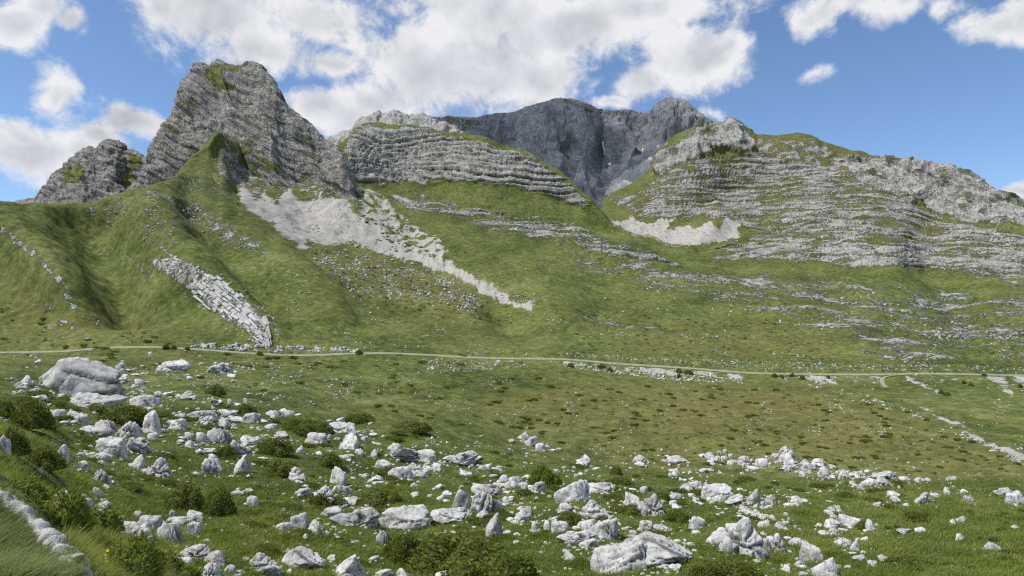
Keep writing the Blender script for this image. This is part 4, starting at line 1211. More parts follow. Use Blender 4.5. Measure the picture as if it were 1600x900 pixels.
for i, it in enumerate(SCATTER):
    place(it, i, it[5].replace('rock in', 'rocks in').replace('stone ', 'stones '))

# ------------------------------------------------------------------ ledge of bedrock along the edge of the near bank
LP = np.array([(-60, 742), (-25, 768), (4, 791), (24, 806), (40, 824), (58, 838), (78, 858), (92, 876), (106, 892), (122, 912)], float)
q_ = np.linspace(0, 1, len(LP)); s_ = np.linspace(0, 1, 150)
lx, ly = pchip(q_, LP[:, 0], s_), pchip(q_, LP[:, 1], s_)
C = np.array([hit(a, b + 6) for a, b in zip(lx, ly)]) + np.array([0, 0, .05])
for i in range(3):
    C[:, i] = np.convolve(np.pad(C[:, i], 8, mode='edge'), np.ones(17) / 17, 'valid')
tg = np.gradient(C, axis=0); tg /= np.linalg.norm(tg, axis=1, keepdims=True)
sd = np.cross(tg, np.array([0, 0, 1.0])); sd /= np.linalg.norm(sd, axis=1, keepdims=True)
wd = 0.115 + 0.05 * pn(s_ * 9, s_ * 0, s_ * 0 + .3) + 0.05 * pn(s_ * 27, s_ * 0, s_ * 0 + 4.3)
ht = 0.17 + 0.07 * pn(s_ * 7 + 3, s_ * 0, s_ * 0 + .7) + 0.05 * pn(s_ * 24, s_ * 0, s_ * 0 + 2.7)
th = np.linspace(-0.35, math.pi + 0.35, 26)
LG = C[:, None] + sd[:, None] * (wd[:, None] * np.cos(th)[None])[..., None] + np.array([0, 0, 1.0]) * (ht[:, None] * np.sin(th)[None])[..., None]
o_ = LG - C[:, None]
o_ /= np.linalg.norm(o_, axis=-1, keepdims=True)
nz = 0.035 * (0.3 - np.abs(pn(LG[..., 0] * 5, LG[..., 1] * 5, LG[..., 2] * 5))) * 2 + 0.02 * pn(LG[..., 0] * 14, LG[..., 1] * 14, LG[..., 2] * 14)
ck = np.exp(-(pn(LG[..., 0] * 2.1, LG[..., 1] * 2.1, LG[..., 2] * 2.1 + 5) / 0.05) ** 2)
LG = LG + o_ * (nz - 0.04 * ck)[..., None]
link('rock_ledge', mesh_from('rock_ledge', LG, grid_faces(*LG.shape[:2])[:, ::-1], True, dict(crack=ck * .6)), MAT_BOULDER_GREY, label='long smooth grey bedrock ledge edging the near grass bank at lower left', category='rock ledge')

# ------------------------------------------------------------------ jointed limestone slab on the green spur
U_ = np.array([(262, 397), (300, 411), (340, 431), (375, 457), (405, 484), (424, 514), (426, 540)], float)
L_ = np.array([(236, 411), (262, 433), (300, 461), (335, 491), (365, 512), (390, 530), (413, 545)], float)
slab = link('rock_outcrop', None, label='slanting pale jointed rock slab descending the green spur to the road', category='rock outcrop')
base_p = hit(330, 470)
slab.location = base_p
qs = np.linspace(0, 1, 7)


def slab_px(s, t):
    u = np.array([pchip(qs, U_[:, k], np.array([s]))[0] for k in range(2)])
    l = np.array([pchip(qs, L_[:, k], np.array([s]))[0] for k in range(2)])
    return u + (l - u) * t


rg = np.random.default_rng(3)
tcuts = np.array([0, .09, .20, .27, .42, .50, .66, .76, .83, .93, 1.0])
for k in range(len(tcuts) - 1):
    s = 0.02 + rg.uniform(0, .03)
    while s < 0.97:
        ds = rg.uniform(0.015, 0.07) * (0.6 if s < .3 else (1.0 if s < .6 else 2.0))
        if rg.random() < (0.12 if s > .3 else .45) or (k >= 6 and rg.random() < .45) or (k == 0 and rg.random() < .5):
            s += ds
            continue
        g = 0.035
        c4 = []
        for (a, b) in ((s + ds * g, tcuts[k] + .004), (s + ds * (1 - g), tcuts[k] + .004), (s + ds * (1 - g), tcuts[k + 1] - .004), (s + ds * g, tcuts[k + 1] - .004)):
            q = slab_px(min(a + rg.uniform(-.006, .006) + 0.02 * math.sin(k * 2.1), 1.0), b + rg.uniform(-.03, .03))
            c4.append(np.array(hit(*q)))
        c4 = np.array(c4)
        n = np.cross(c4[1] - c4[0], c4[3] - c4[0]); n /= np.linalg.norm(n) + 1e-9
        if n[2] < 0:
            n = -n
        ctr = c4.mean(0)
        hgt = rg.uniform(0.35, 1.0)
        top = ctr + (c4 - ctr) * 0.86 + n * hgt + rg.normal(size=(4, 3)) * 0.10
        mid = ctr + (c4 - ctr) * 0.99 + n * hgt * 0.62
        bot = c4 - n * 0.8
        V = np.concatenate([bot, mid, top]) - np.array(base_p)
        Fq = [[8, 9, 10, 11]]
        for a in (0, 4):
            for e in range(4):
                Fq.append([a + e, a + (e + 1) % 4, a + 4 + (e + 1) % 4, a + 4 + e])
        me = mesh_from('block', V, np.array(Fq), False, dict(crack=np.zeros(12)))
        link('block', me, MAT_BOULDER_GREY, slab)
        s += ds

# ------------------------------------------------------------------ loose stones too many to count
def stone_cloud(name, px, py, wpx, seed, label, flat=0.75):
    P, kk, jj = hits(px, py)
    rgs = np.random.default_rng(seed)
    d, Fc = ICO[1]
    n = len(P)
    size = wpx / F_PX * P[:, 1] * 0.5
    sc_ = rgs.uniform(0.65, 1.25, (n, 3)) * np.array([1, 1, flat])
    jit = rgs.uniform(0.6, 1.2, (n, len(d), 1))
    V = d[None] * jit * sc_[:, None] * size[:, None, None] + P[:, None]
    V[..., 2] += (size * 0.15)[:, None]
    F_all = (Fc[None] + (np.arange(n) * len(d))[:, None, None]).reshape(-1, 3)
    me = mesh_from(name, V.reshape(-1, 3), F_all, False, dict(crack=np.zeros(n * len(d))))
    return link(name, me, MAT_BOULDER, kind='stuff', label=label, category='stones')


def sample_px(n, poly, dens=None, seed=0):
    rgs = np.random.default_rng(seed)
    pa = np.array(poly, float)
    lo, hi = pa.min(0), pa.max(0)
    X, Y = [], []
    tot = 0
    while tot < n:
        a = rgs.uniform(lo[0], hi[0], n); b = rgs.uniform(lo[1], hi[1], n)
        k = in_poly(a, b, poly, 1.0) > 0.5
        a, b = a[k], b[k]
        if dens is not None:
            k = rgs.random(len(a)) < dens(a, b)
            a, b = a[k], b[k]
        X.append(a); Y.append(b); tot += len(a)
    return np.concatenate(X)[:n], np.concatenate(Y)[:n]


clump = lambda s, lo, hi, o=0: (lambda a, b: sst(pn(a / s + o, b / s * 1.6, np.full(a.shape, o)), lo, hi) + 0.04)
SX, SY, SW = [], [], []


def add_st(n, poly, wlo, whi, dens=None, seed=0):
    a, b = sample_px(n, poly, dens, seed)
    rgs = np.random.default_rng(seed + 90)
    SX.append(a); SY.append(b); SW.append(wlo + (whi - wlo) * rgs.random(len(a)) ** 3)


HILL = [(0, 470), (140, 480), (300, 520), (480, 400), (600, 420), (900, 400), (1100, 430), (1600, 470), (1600, 745), (1150, 735), (850, 705), (560, 655), (200, 575), (0, 560)]
add_st(2600, HILL, 1.5, 5.0, clump(55, 0.05, 0.5, 3.0), 1)
add_st(900, HILL, 1.3, 3.2, None, 12)
add_st(900, P_TALUS, 1.8, 6.0, clump(30, -0.2, 0.4, 6.0), 2)
add_st(350, P_BROWN, 1.5, 4.0, None, 3)
add_st(420, [(228, 402), (262, 390), (300, 402), (345, 425), (385, 452), (420, 485), (440, 520), (440, 545), (400, 548), (360, 520), (300, 475), (255, 445), (232, 425)], 1.8, 5.5, None, 15)
add_st(700, [(395, 330), (470, 388), (560, 392), (660, 414), (745, 452), (832, 488), (840, 470), (700, 405), (690, 372), (600, 320), (560, 300), (440, 300), (380, 280)], 1.5, 4.0, clump(20, -.1, .4, 8.), 16)
add_st(260, [(955, 345), (1165, 340), (1155, 385), (1030, 386), (985, 372)], 1.5, 3.6, None, 17)
add_st(300, P_UPOUT, 1.5, 4.5, None, 13)
add_st(500, P_HBASE, 1.5, 4.0, None, 14)
add_st(1100, [(0, 566), (200, 570), (420, 605), (560, 650), (850, 712), (1150, 742), (1600, 748), (1600, 770), (1150, 800), (700, 760), (300, 760), (140, 740), (40, 660), (0, 640)], 2.0, 7.5, clump(60, -0.1, 0.45, 9.0), 4)
add_st(520, [(250, 790), (420, 770), (700, 750), (1000, 740), (1300, 770), (1400, 860), (1250, 898), (600, 898), (260, 898)], 2.0, 9.0, clump(70, 0.0, 0.5, 4.0), 5)
add_st(420, [(230, 565), (420, 565), (560, 600), (520, 640), (380, 610), (250, 590)], 1.5, 5.0, clump(40, -0.1, 0.4, 2.0), 6)
add_st(430, [(300, 536), (420, 540), (560, 545), (560, 551), (420, 550), (300, 545)], 2.0, 9.0, clump(14, -0.2, 0.4, 7.0), 7)
add_st(500, [(880, 566), (960, 573), (1060, 580), (1160, 590), (1160, 600), (1040, 594), (960, 584), (880, 574)], 2.0, 6.0, None, 8)
add_st(420, [(1200, 588), (1300, 592), (1390, 630), (1470, 655), (1600, 715), (1600, 730), (1450, 660), (1300, 612)], 1.5, 5.5, clump(30, -0.2, 0.4, 5.0), 9)
add_st(260, [(650, 560), (800, 566), (830, 572), (780, 578), (660, 585)], 1.5, 5.0, None, 10)
add_st(900, [(860, 555), (1190, 578), (1600, 580), (1600, 572), (1200, 565), (880, 552)], 1.2, 3.6, None, 11)
# fragments broken from each boulder
rgs = np.random.default_rng(77)
for it in items + SCATTER:
    wpx = it[1] - it[0]
    m = int(5 + wpx * .30)
    SX.append((it[0] + it[1]) / 2 + rgs.normal(size=m) * wpx * .75)
    SY.append(it[3] + rgs.normal(size=m) * wpx * .22)
    SW.append(np.clip(wpx * rgs.uniform(.05, .26, m), 2.0, 9.0))
stone_cloud('loose_stones', np.concatenate(SX), np.concatenate(SY), np.concatenate(SW), 8, 'countless loose white stones strewn over turf and slopes')

# -- flat jagged rubble sunk in the turf round the outcrops
rgs = np.random.default_rng(21)
RX, RY, RW = [], [], []
for it in items:
    if it[0] > 1330:
        continue
    wpx = it[1] - it[0]
    m = int(rgs.integers(1, 4) + wpx * .05)
    RX.append((it[0] + it[1]) / 2 + rgs.normal(size=m) * (wpx * .7 + 6))
    RY.append(it[3] - wpx * .1 + rgs.normal(size=m) * (wpx * .16 + 3))
    RW.append(rgs.uniform(5, 15, m))
RX, RY, RW = map(np.concatenate, (RX, RY, RW))
P, kk, jj = hits(RX, RY)
d2, F2 = ICO[2]
Va, Fa = [], []
for i, (q, wq) in enumerate(zip(P, RW)):
    s = wq / F_PX * q[1] * .5
    st_ = rgs.normal(size=(9, 3)); st_ /= np.linalg.norm(st_, axis=1, keepdims=True)
    rr_ = (rgs.uniform(.55, 1.0, 9)[None] / np.maximum(d2 @ st_.T, .08)).min(1)
    v = d2 * np.clip(rr_, .4, 1.5)[:, None] * (1 + .12 * pn(d2[:, 0] * 3 + i, d2[:, 1] * 3, d2[:, 2] * 3))[:, None]
    a_ = rgs.uniform(0, 6.28)
    v = v * np.array([rgs.uniform(.8, 1.4), rgs.uniform(.6, 1.0), rgs.uniform(.35, .7)])
    v = np.stack([v[:, 0] * math.cos(a_) - v[:, 1] * math.sin(a_), v[:, 0] * math.sin(a_) + v[:, 1] * math.cos(a_), v[:, 2] + .12], 1)
    Va.append(v * s + q); Fa.append(F2 + i * len(d2))
link('rock_rubble', mesh_from('rock_rubble', np.concatenate(Va), np.concatenate(Fa), False, dict(crack=np.zeros(len(P) * len(d2)))), MAT_BOULDER, kind='stuff', label='flat jagged white rubble sunk in the turf around the boulders', category='rubble')

# ------------------------------------------------------------------ shrubs
def leaf_quads(C, Nn, size, tint, rgs, asp=2.0):
    """small pointed leaf faces at C pointing roughly along Nn"""
    n = len(C)
    up = Nn + rgs.normal(size=(n, 3)) * 0.55
    up /= np.linalg.norm(up, axis=1, keepdims=True)
    sd = np.cross(up, rgs.normal(size=(n, 3)))
    sd /= np.linalg.norm(sd, axis=1, keepdims=True) + 1e-9
    s = size[:, None]
    v = np.stack([C, C + up * s * asp * .5 + sd * s * .5, C + up * s * asp, C + up * s * asp * .5 - sd * s * .5], 1)
    f = np.arange(n * 4).reshape(n, 4)
    return v.reshape(-1, 3), f, np.repeat(tint, 4)


def shrub_arrays(seed, n, leaf, lobes, rough):
    """a mounded shrub in a unit box standing on z = 0"""
    rgs = np.random.default_rng(seed)
    cen = [(0, 0, 0, 0.30, 0.74)]
    for i in range(lobes):
        a = rgs.uniform(0, 2 * math.pi); rr = rgs.uniform(.16, .42)
        cen.append((rr * math.cos(a), rr * math.sin(a), 0, rgs.uniform(.13, .26), rgs.uniform(.45, .98) * (1 - 0.8 * rr)))
    Cs, Ns, Ts = [], [], []
    w_ = np.array([c[3] * c[4] for c in cen]); w_ /= w_.sum()
    for c, ww in zip(cen, w_):
        m = int(n * ww)
        d = rgs.normal(size=(m, 3)); d[:, 2] = np.abs(d[:, 2]) * 0.9 + 0.02
        d /= np.linalg.norm(d, axis=1, keepdims=True)
        rad = 1 - np.abs(rgs.normal(size=(m, 1))) * rough
        rad *= 1 + 0.16 * pn(d[:, 0] * 4 + seed, d[:, 1] * 4 + c[0] * 9, d[:, 2] * 4)[:, None]
        dm = d.copy(); dm[:, 2] = dm[:, 2] ** 1.35
        Cs.append(np.array(c[:3]) + dm * np.array([c[3] * 1.1, c[3] * 1.1, c[4]]) * rad)
        Ns.append(d * .6 + np.array([0, 0, .7]))
        Ts.append(np.clip(0.45 + 0.5 * pn(d[:, 0] * 6, d[:, 1] * 6, d[:, 2] * 6 + seed) + rgs.normal(size=m) * .18, 0, 1))
    C, Nn, T = np.concatenate(Cs), np.concatenate(Ns), np.concatenate(Ts)
    v, f, tt = leaf_quads(C, Nn, leaf * rgs.uniform(.6, 1.4, len(C)), T, rgs)
    # solid twiggy heart so that the mound is not see-through
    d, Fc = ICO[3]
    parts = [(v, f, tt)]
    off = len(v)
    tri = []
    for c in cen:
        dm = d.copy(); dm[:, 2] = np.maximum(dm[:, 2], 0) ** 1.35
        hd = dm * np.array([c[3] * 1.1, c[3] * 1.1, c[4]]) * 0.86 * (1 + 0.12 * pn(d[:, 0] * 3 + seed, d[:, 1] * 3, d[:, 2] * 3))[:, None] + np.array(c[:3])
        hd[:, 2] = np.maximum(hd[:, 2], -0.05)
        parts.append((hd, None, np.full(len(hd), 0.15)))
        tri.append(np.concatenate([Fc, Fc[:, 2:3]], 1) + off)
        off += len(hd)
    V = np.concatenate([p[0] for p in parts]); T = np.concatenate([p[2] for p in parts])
    return V, f, np.concatenate(tri)[:, :3], T


def shrub_mesh(seed, n, leaf, lobes, rough, mat):
    V, f4, f3, T = shrub_arrays(seed, n, leaf, lobes, rough)
    tri = np.concatenate([f4[:, [0, 1, 2]], f4[:, [0, 2, 3]], f3])
    me = mesh_from('foliage', V, tri, False, dict(tint=T))
    me.materials.append(mat)
    return me


def twigs(seed):
    rgs = np.random.default_rng(seed)
    V, Fq = [], []
    for i in range(9):
        a = rgs.uniform(0, 6.28); e = rgs.uniform(.5, 1.3)
        p0 = np.array([0, 0, -.05]); p1 = np.array([math.cos(a) * .3 * math.cos(e), math.sin(a) * .3 * math.cos(e), .75 * math.sin(e)])
        o = len(V) * 1
        base = sum(len(q) for q in V)
        ring = []
        for t, r_ in ((0, .02), (.5, .014), (1, .006)):
            c = p0 + (p1 - p0) * t + np.array([0, 0, .06 * math.sin(t * 3)])
            ring.append(c + r_ * np.array([[1, 0, 0], [-.5, .87, 0], [-.5, -.87, 0]]))
        V.append(np.concatenate(ring))
        for k in range(2):
            for e_ in range(3):
                Fq.append([base + k * 3 + e_, base + k * 3 + (e_ + 1) % 3, base + k * 3 + 3 + (e_ + 1) % 3, base + k * 3 + 3 + e_])
    return mesh_from('branch', np.concatenate(V), np.array(Fq), True)


BR = twigs(4)
SHR = {}
SPEC = {'J': (20000, .022, 14, .12, MAT_JUNIPER), 'j': (5200, .034, 10, .14, MAT_JUNIPER), 't': (700, .075, 4, .14, MAT_JUNIPER),
        'L': (5200, .034, 9, .16, MAT_LEAFY), 'l': (2200, .05, 6, .16, MAT_LEAFY)}
SHRUBS = [  # x0, x1, y0, y1, kind, label
    (128, 234, 620, 662, 'J', 'wide low dark juniper mound under the huge grey boulder'),
    (36, 92, 688, 736, 'j', 'dark round bush casting a shadow on the near bank slope'),
    (254, 314, 743, 799, 'j', 'dark rounded bush, left one of the pair below the furrowed boulder'),
    (308, 370, 748, 808, 'j', 'dark rounded bush, right one of the pair below the furrowed boulder'),
    (598, 660, 822, 882, 'j', 'dark compact bush below the bulky cracked block'),
    (630, 842, 812, 912, 'J', 'very large spreading green shrub at the bottom centre'),
    (1063, 1182, 862, 912, 'J', 'neat rounded shrub at the bottom edge below the lumpy cluster boulder'),
    (830, 873, 718, 760, 'l', 'upright leafy green bush behind the smooth sloping boulder'),
    (866, 907, 794, 824, 'j', 'small dark bush under a rounded rock left of the long sloping slab'),
    (1334, 1359, 809, 829, 'j', 'small round bush wedged between white rocks in the right meadow'),
    (484, 512, 766, 792, 'j', 'small dark bush tucked between rocks left of the brown flecked slab'),
    (556, 622, 758, 792, 'j', 'low spreading bush above the brown flecked slab'),
    (962, 1012, 783, 807, 'j', 'low green bush below the jumbled rusty boulder, on its left'),
    (1034, 1082, 792, 817, 'j', 'low green bush below the jumbled rusty boulder, on its right'),
    (1020, 1046, 765, 783, 'j', 'small dark cushion bush right of the jumbled rusty boulder'),
    (438, 518, 644, 682, 'J', 'broad dark juniper patch on the crest left of the pale upper rocks'),
    (398, 452, 676, 712, 'j', 'rounded juniper below the broad crest patch'),
    (402, 452, 712, 742, 'j', 'low juniper right of the white fang of rock'),
    (488, 538, 702, 732, 'j', 'low juniper below the broad crest patch, near the double stones'),
    (340, 368, 690, 716, 'j', 'small juniper tucked behind the white fang of rock'),
    (-10, 76, 606, 668, 'J', 'dark juniper thicket at the left edge above the near bank'),
    (-16, 44, 656, 712, 'j', 'smaller dark juniper at the left edge, below the thicket'),
    (46, 146, 738, 836, 'L', 'tall leafy scrub growing over the near bank behind the bedrock ledge'),
    (0, 70, 726, 790, 'L', 'leafy scrub at the left edge above the bedrock ledge'),
    (146, 246, 818, 912, 'L', 'leafy scrub in front of the curving bedrock hump'),
    (222, 300, 846, 912, 'l', 'leafy scrub at the bottom edge among white blocks at lower left'),
    (110, 176, 780, 836, 'l', 'leafy clump between the ledge and the curving bedrock hump'),
    (950, 974, 725, 742, 'j', 'small dark cushion bush alone in the meadow near the lone grey dome'),
    (1388, 1438, 864, 886, 'j', 'low bush in the turf at lower right below the lone flat stone'),
    (316, 350, 595, 618, 'j', 'dark low bush on the crest below the rough roadside outcrop'),
    (360, 402, 625, 648, 'j', 'dark low bush behind the row of crest stones'),
    (540, 584, 640, 662, 'j', 'dark low patch on the crest edge right of the pale upper rocks'),
    (610, 668, 652, 676, 'j', 'dark low patch on the hillside above the hollow outcrop'),
    (800, 842, 858, 912, 'j', 'bright bush at the right end of the very large shrub'),
]
for (px_, py_, w_, n_) in ((260, 546, 13, 'first of the roadside bush trio by the slab'), (272, 546, 11, 'middle of the roadside bush trio by the slab'), (292, 547, 9, 'last of the roadside bush trio by the slab'),
                           (407, 556, 11, 'dark bush on the road just below the slab foot'), (562, 554, 13, 'dark bush alone on the road beyond the slab'),
                           (940, 577, 14, 'dark bush on the pale roadside bank, left of a pair'), (952, 581, 12, 'dark bush on the pale roadside bank, lower of a pair'),
                           (1061, 584, 13, 'dark roadside bush, left of the two on the white bank'), (1076, 586, 13, 'dark roadside bush, right of the two on the white bank'),
                           (1061, 590, 10, 'dark small bush beneath the two on the white bank'), (893, 575, 13, 'dark flat bush at the left end of the white bank'),
                           (1211, 590, 11, 'dark roadside bush, first of four in a row'), (1222, 592, 10, 'dark roadside bush, second of four in a row'), (1238, 589, 10, 'dark roadside bush, third of four in a row'), (1252, 593, 10, 'dark roadside bush, last of four in a row'),
                           (1294, 592, 9, 'dark bush by the road above the white rib'), (1470, 616, 11, 'dark bush at the foot of the diagonal white rib'), (1480, 619, 11, 'dark bush beside the diagonal white rib foot, lower one'),
                           (1506, 600, 9, 'dark bush on the white gash, first below the road'), (1518, 604, 9, 'dark bush on the white gash, second below the road'), (1539, 588, 8, 'lone dark bush above the road near the right edge'), (1594, 606, 10, 'dark bush on the white gash at the right edge'),
                           (102, 545, 10, 'dark bush where the road meets the huge boulder skyline')):
    SHRUBS.append((px_ - w_ / 2, px_ + w_ / 2, py_ - w_ * .8, py_, 't', n_))
for i, (x0, x1, y0, y1, kd, lab) in enumerate(SHRUBS):
    p = hit((x0 + x1) / 2, y1)
    wid = (x1 - x0) / F_PX * p.y
    dep = wid * 0.85
    yc = p.y + dep * 0.42
    xc = ((x0 + x1) / 2 - 800) / F_PX * yc
    gz = min(ground(xc, yc), p.z + 0.5 * dep)
    hgt = max((HOR - y0) / F_PX * yc - gz, 0.3 * wid)
    n, lf, lb, ro, mt = SPEC[kd]
    var = i % (2 if kd in 'JL' else 3)
    if (kd, var) not in SHR:
        SHR[(kd, var)] = shrub_mesh(ord(kd) + 10 * var, n, lf, lb, ro, mt)
    e = link('shrub' if wid > 1.2 else 'bush', None, label=lab, category='bush', group='roadside bushes' if kd == 't' else 'bushes among the boulders')
    e.location = (xc, yc, gz - 0.02 * wid)
    e.rotation_euler = (0, 0, random.uniform(0, 6.28) if kd == 't' else random.uniform(-.5, .5))
    e.scale = (wid * 1.08, dep, hgt)
    link('foliage', SHR[(kd, var)], None, e)
    link('branch', BR, MAT_BARK, e)

# -- dark cushions of juniper dotted over the slopes, past counting
CX, CY, CW = [], [], []
for n, poly, lo, hi, dn, sd in ((520, [(860, 600), (1200, 605), (1420, 640), (1600, 730), (1600, 748), (1150, 738), (900, 700), (740, 650)], 4, 12, None, 1),
                                (260, [(860, 480), (1200, 500), (1350, 575), (900, 555)], 2.5, 7, None, 2), (160, [(480, 385), (760, 470), (820, 520), (560, 470)], 3, 8, None, 3),
                                (260, [(0, 470), (300, 530), (560, 545), (850, 560), (850, 690), (560, 640), (200, 575), (0, 560)], 4, 12, clump(50, -.1, .4, 2.), 4),
                                (230, [(0, 600), (130, 610), (420, 640), (560, 662), (850, 722), (1000, 745), (1000, 890), (700, 890), (300, 890), (150, 740), (40, 660)], 10, 46, clump(90, -.2, .3, 6.), 6),
                                (90, [(1000, 745), (1600, 755), (1600, 895), (1000, 895)], 8, 34, clump(90, -.1, .4, 3.), 7),
                                (60, [(560, 330), (640, 370), (680, 400), (600, 390)], 3, 8, None, 5)):
    a, b = sample_px(n, poly, dn, sd + 40)
    CX.append(a); CY.append(b); CW.append(lo + (hi - lo) * np.random.default_rng(sd).random(n) ** 2)
CX, CY, CW = map(np.concatenate, (CX, CY, CW))
P, kk, jj = hits(CX, CY)
rgs = np.random.default_rng(2)
Va, Fa, Ta, off = [], [], [], 0
d2, F2 = ICO[2]
for p, wpx in zip(P, CW):
    s = wpx / F_PX * p[1] * .5
    n = int(60 + max(wpx - 8, 0) * 26)
    lf_ = s * .16 if wpx < 9 else 1.15 / F_PX * p[1]
    d = rgs.normal(size=(n, 3)); d[:, 2] = np.abs(d[:, 2]); d /= np.linalg.norm(d, axis=1, keepdims=True)
    sh_ = np.array([s, s * rgs.uniform(.6, 1), s * rgs.uniform(.3, .55) * (1 if wpx < 9 else .55)])
    v, f, t = leaf_quads(p + d * sh_ * rgs.uniform(.75, 1.05, (n, 1)), d * .5 + np.array([0, 0, .6]), lf_ * rgs.uniform(.6, 1.4, n), np.clip(rgs.normal(.4, .2, n), 0, 1), rgs)
    Va.append(v); Fa.append(np.concatenate([f[:, [0, 1, 2]], f[:, [0, 2, 3]]]) + off); Ta.append(t); off += len(v)
    d1, F1 = ICO[1]
    v = p + d1 * sh_ * .85
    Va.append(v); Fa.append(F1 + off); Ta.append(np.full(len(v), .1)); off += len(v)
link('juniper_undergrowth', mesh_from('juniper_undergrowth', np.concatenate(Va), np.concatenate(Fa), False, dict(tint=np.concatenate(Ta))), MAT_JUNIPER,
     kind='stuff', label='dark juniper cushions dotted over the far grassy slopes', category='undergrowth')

# ------------------------------------------------------------------ grass
def blades(name, P, hgt, wid, tint, per, seed, mat, label, lean=0.5, seg=1, spread=0.05):
    rgs = np.random.default_rng(seed)
    P = np.repeat(P, per, 0); hgt = np.repeat(hgt, per) * rgs.uniform(.55, 1.25, len(P)); wid = np.repeat(wid, per)
    tint = np.clip(np.repeat(tint, per) + rgs.normal(size=len(P)) * .14, 0, 1)
    n = len(P)
    a = rgs.uniform(0, 2 * math.pi, n)
    o = np.stack([np.cos(a), np.sin(a), 0 * a], 1)
    P = P + o * (spread * rgs.random(n) * hgt / hgt.mean())[:, None] - np.array([0, 0, .03]) * hgt[:, None]
    b = rgs.uniform(0, 2 * math.pi, n)
    sd = np.stack([np.cos(b), np.sin(b), 0 * b], 1) * wid[:, None] * .5
    ln = (o * rgs.uniform(.1, 1, (n, 1)) + np.array([.35, 0, 0])) * lean
    if seg == 1:
        tip = P + (np.array([0, 0, 1.0]) + ln) * hgt[:, None]
        V = np.stack([P - sd, P + sd, tip], 1).reshape(-1, 3)
        Fq = np.arange(n * 3).reshape(n, 3)
        T = np.repeat(tint, 3)
    else:
        m1 = P + (np.array([0, 0, .55]) + ln * .25) * hgt[:, None]
        tip = P + (np.array([0, 0, .92]) + ln) * hgt[:, None]
        V = np.stack([P - sd, P + sd, m1 - sd * .7, m1 + sd * .7, tip], 1).reshape(-1, 3)
        i = np.arange(n)[:, None] * 5
        Fq = np.concatenate([i + np.array([[0, 1, 3]]), i + np.array([[0, 3, 2]]), i + np.array([[2, 3, 4]])])
        T = np.repeat(tint, 5)
    return link(name, mesh_from(name, V, Fq, False, dict(tint=T)), mat, kind='stuff', label=label, category='grass')


# meadow turf: tufts thinning out with distance
a, b = sample_px(105000, [(-30, 585), (130, 600), (420, 640), (560, 660), (850, 718), (1150, 748), (1640, 750), (1640, 925), (-30, 925)], lambda u, v: 0.35 + 0.65 * sst(v, 620, 800), 60)
P, kk, jj = hits(a, b)
bx = np.array(BOULDER_XY)
keep = np.ones(len(P), bool)
for (qx_, qy_, rw, rd) in BOULDER_XY:
    keep &= (((P[:, 0] - qx_) / (rw * .82)) ** 2 + ((P[:, 1] - qy_) / (rd * .82)) ** 2) > 1
P = P[keep]
patch = pn(P[:, 0] / 6, P[:, 1] / 6, P[:, 2] * 0 + 2) * .5 + pn(P[:, 0] / 1.7, P[:, 1] / 1.7, P[:, 2] * 0) * .5
dist = P[:, 1]
hg = (0.10 + 0.07 * pn(P[:, 0] / 2.5, P[:, 1] / 2.5, P[:, 2] * 0 + 7)) * (1 + dist / 90) * np.clip(dist / 18, .5, 1)
blades('meadow_grass', P, np.clip(hg, .05, .4), 0.012 + dist * 0.00055, np.clip(.38 + .68 * patch, 0, 1), 3, 5, MAT_BLADE, 'short green and straw tinted turf between the boulders', .85, 1, .10)
# long grass of the near bank
a, b = sample_px(11000, [(-40, 785), (0, 806), (50, 852), (104, 905), (104, 930), (-40, 930)], None, 61)
P, kk, jj = hits(a, b)
k = P[:, 1] < 14
P = P[k]
pt = pn(P[:, 0] * 1.5, P[:, 1] * 1.5, P[:, 2] * 0)
blades('bank_grass', P, .20 + .06 * pt, np.full(len(P), .011), np.clip(.45 + .28 * pt, 0, 1), 3, 6, MAT_BANK, 'long bright grass on the near bank at lower left', .75, 2, .05)
a, b = sample_px(9000, [(90, 850), (150, 825), (260, 850), (300, 925), (120, 925)], None, 62)
P, kk, jj = hits(a, b)
P = P[P[:, 1] < 25]
pt = pn(P[:, 0] * .9, P[:, 1] * .9, P[:, 2] * 0)
blades('tall_grass', P, .30 + .10 * pt, np.full(len(P), .010), np.clip(.50 + .28 * pt, 0, 1), 3, 7, MAT_BLADE, 'tall straw tipped grass between the bank ledge and leafy scrub', .6, 2, .07)

# ------------------------------------------------------------------ yellow flowering stalk
p = hit(150, 903)
fl = link('flowering_plant', None, label='slender plant with yellow flowers at the bottom left edge', category='flower')
fl.location = p
V, Fq = [], []
rgs = np.random.default_rng(9)
heads = []
for i in range(5):
    bx_, by_ = rgs.uniform(-.12, .12, 2)
    hh = rgs.uniform(.22, .42)
    o = sum(len(v) for v in V)
    V.append(np.array([[bx_ - .004, by_, 0], [bx_ + .004, by_, 0], [bx_ + .003, by_, hh], [bx_ - .003, by_, hh], [bx_, by_ - .004, 0], [bx_, by_ + .004, 0], [bx_, by_ + .003, hh], [bx_, by_ - .003, hh]]))
    Fq += [[o, o + 1, o + 2, o + 3], [o + 4, o + 5, o + 6, o + 7]]
    for k in range(rgs.integers(2, 5)):
        heads.append((bx_ + rgs.uniform(-.02, .02), by_ + rgs.uniform(-.02, .02), hh - .05 * k))
me = mesh_from('stem', np.concatenate(V), np.array(Fq), False, dict(tint=np.full(sum(len(v) for v in V), .5)))
link('stem', me, MAT_BANK, fl)
pet = []
for j in range(6):
    a = j / 6 * 2 * math.pi
    pet.append([[0, 0, 0], [.022 * math.cos(a - .4), .022 * math.sin(a - .4), .006], [.03 * math.cos(a), .03 * math.sin(a), .012], [.022 * math.cos(a + .4), .022 * math.sin(a + .4), .006]])
pm = mesh_from('blossom', np.array(pet).reshape(-1, 3), np.arange(24).reshape(6, 4), False)
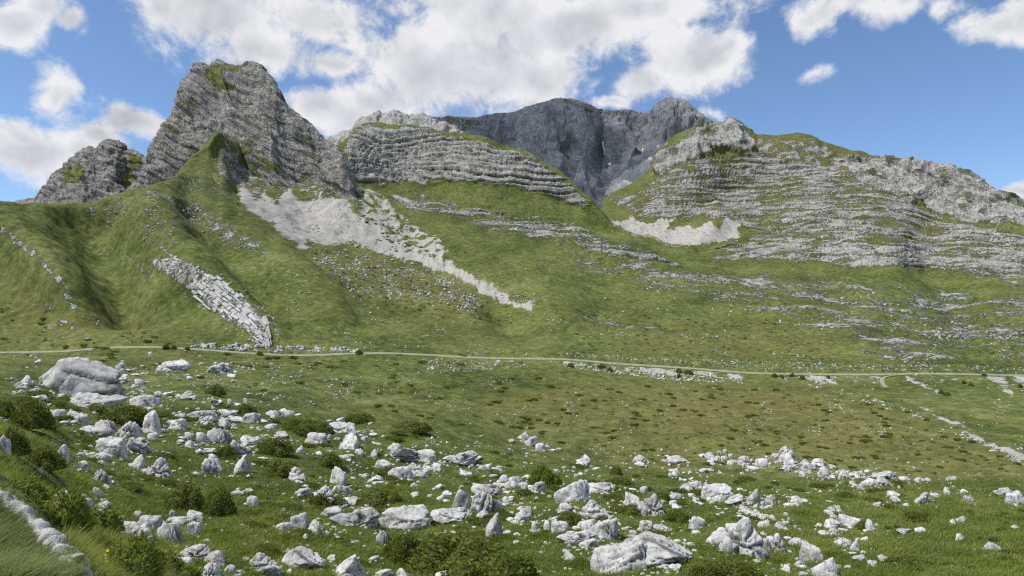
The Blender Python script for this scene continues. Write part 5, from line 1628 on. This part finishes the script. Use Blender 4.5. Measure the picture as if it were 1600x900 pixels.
for h_ in heads:
    o = link('blossom', pm, MAT_PETAL, fl)
    o.location = h_
    o.rotation_euler = (R(55) + rgs.uniform(-.4, .4), 0, rgs.uniform(-.6, .6))

# ------------------------------------------------------------------ old snow on the far wall
def far_point(px, py):
    ux, uy = pixel(FAR)
    d = (ux - px) ** 2 + (uy - py) ** 2
    i = np.unravel_index(np.argmin(d), d.shape)
    return FAR[i]


for outline, lab in (([(940, 222), (945, 219), (949, 230), (948, 242), (944, 246), (941, 234)], 'largest old snow patch, a narrow streak high in the far dark wall'),
                     ([(950, 256), (954, 254), (955, 262), (952, 262)], 'tiny old snow fleck below the narrow snow streak'),
                     ([(1012, 248), (1018, 246), (1021, 252), (1015, 255)], 'small old snow patch beside the far grey scree'),
                     ([(1003, 233), (1005, 232), (1006, 237), (1004, 238)], 'tiny old snow fleck above the far grey scree')):
    op = np.array(outline, float)
    c = op.mean(0)
    V = [far_point(*c) - np.array([0, 3.0, -1])]
    for q in op:
        V.append(far_point(*q) - np.array([0, 2.5, -1]))
    for q in op:
        V.append(far_point(*q) + np.array([0, 8.0, -4]))
    n = len(op)
    Fq = [[0, 1 + i, 1 + (i + 1) % n] for i in range(n)]
    for i in range(n):
        Fq.append([1 + i, 1 + n + i, 1 + n + (i + 1) % n]); Fq.append([1 + i, 1 + n + (i + 1) % n, 1 + (i + 1) % n])
    link('snow_patch', mesh_from('snow_patch', np.array(V), np.array(Fq), True), MAT_SNOW, label=lab, category='snow patch', group='old snow on the far wall')

# ------------------------------------------------------------------ cumulus between the sun and the far wall: it is what darkens that wall
def cumulus(centre, half, seed, label):
    rgs = np.random.default_rng(seed)
    d, Fc = ICO[4]
    V, Fa, off = [], [], 0
    for i in range(16):
        q = rgs.uniform(-1, 1, 3); q[2] = rgs.uniform(-.2, .5)
        if np.hypot(q[0], q[1]) > .85:
            q[:2] *= .85 / np.hypot(q[0], q[1])
        r_ = rgs.uniform(.28, .5) * (1.15 - .5 * np.hypot(q[0], q[1]))
        k = 1 + .25 * pn(d[:, 0] * 2 + i, d[:, 1] * 2, d[:, 2] * 2) + .12 * pn(d[:, 0] * 5 + i, d[:, 1] * 5, d[:, 2] * 5)
        v = (q + d * r_ * k[:, None])
        v[:, 2] = np.maximum(v[:, 2], -.25)
        V.append(v * np.array(half)); Fa.append(Fc + off); off += len(d)
    o = link('cloud', mesh_from('cloud', np.concatenate(V), np.concatenate(Fa), True), MAT_CLOUD, kind='structure', label=label, category='cloud')
    o.location = centre
    return o


tgt = Vector((90, 1680, 470))
cumulus(tgt + SUN_DIR * 1900, (560, 330, 200), 3, 'white cumulus over the far mountain')
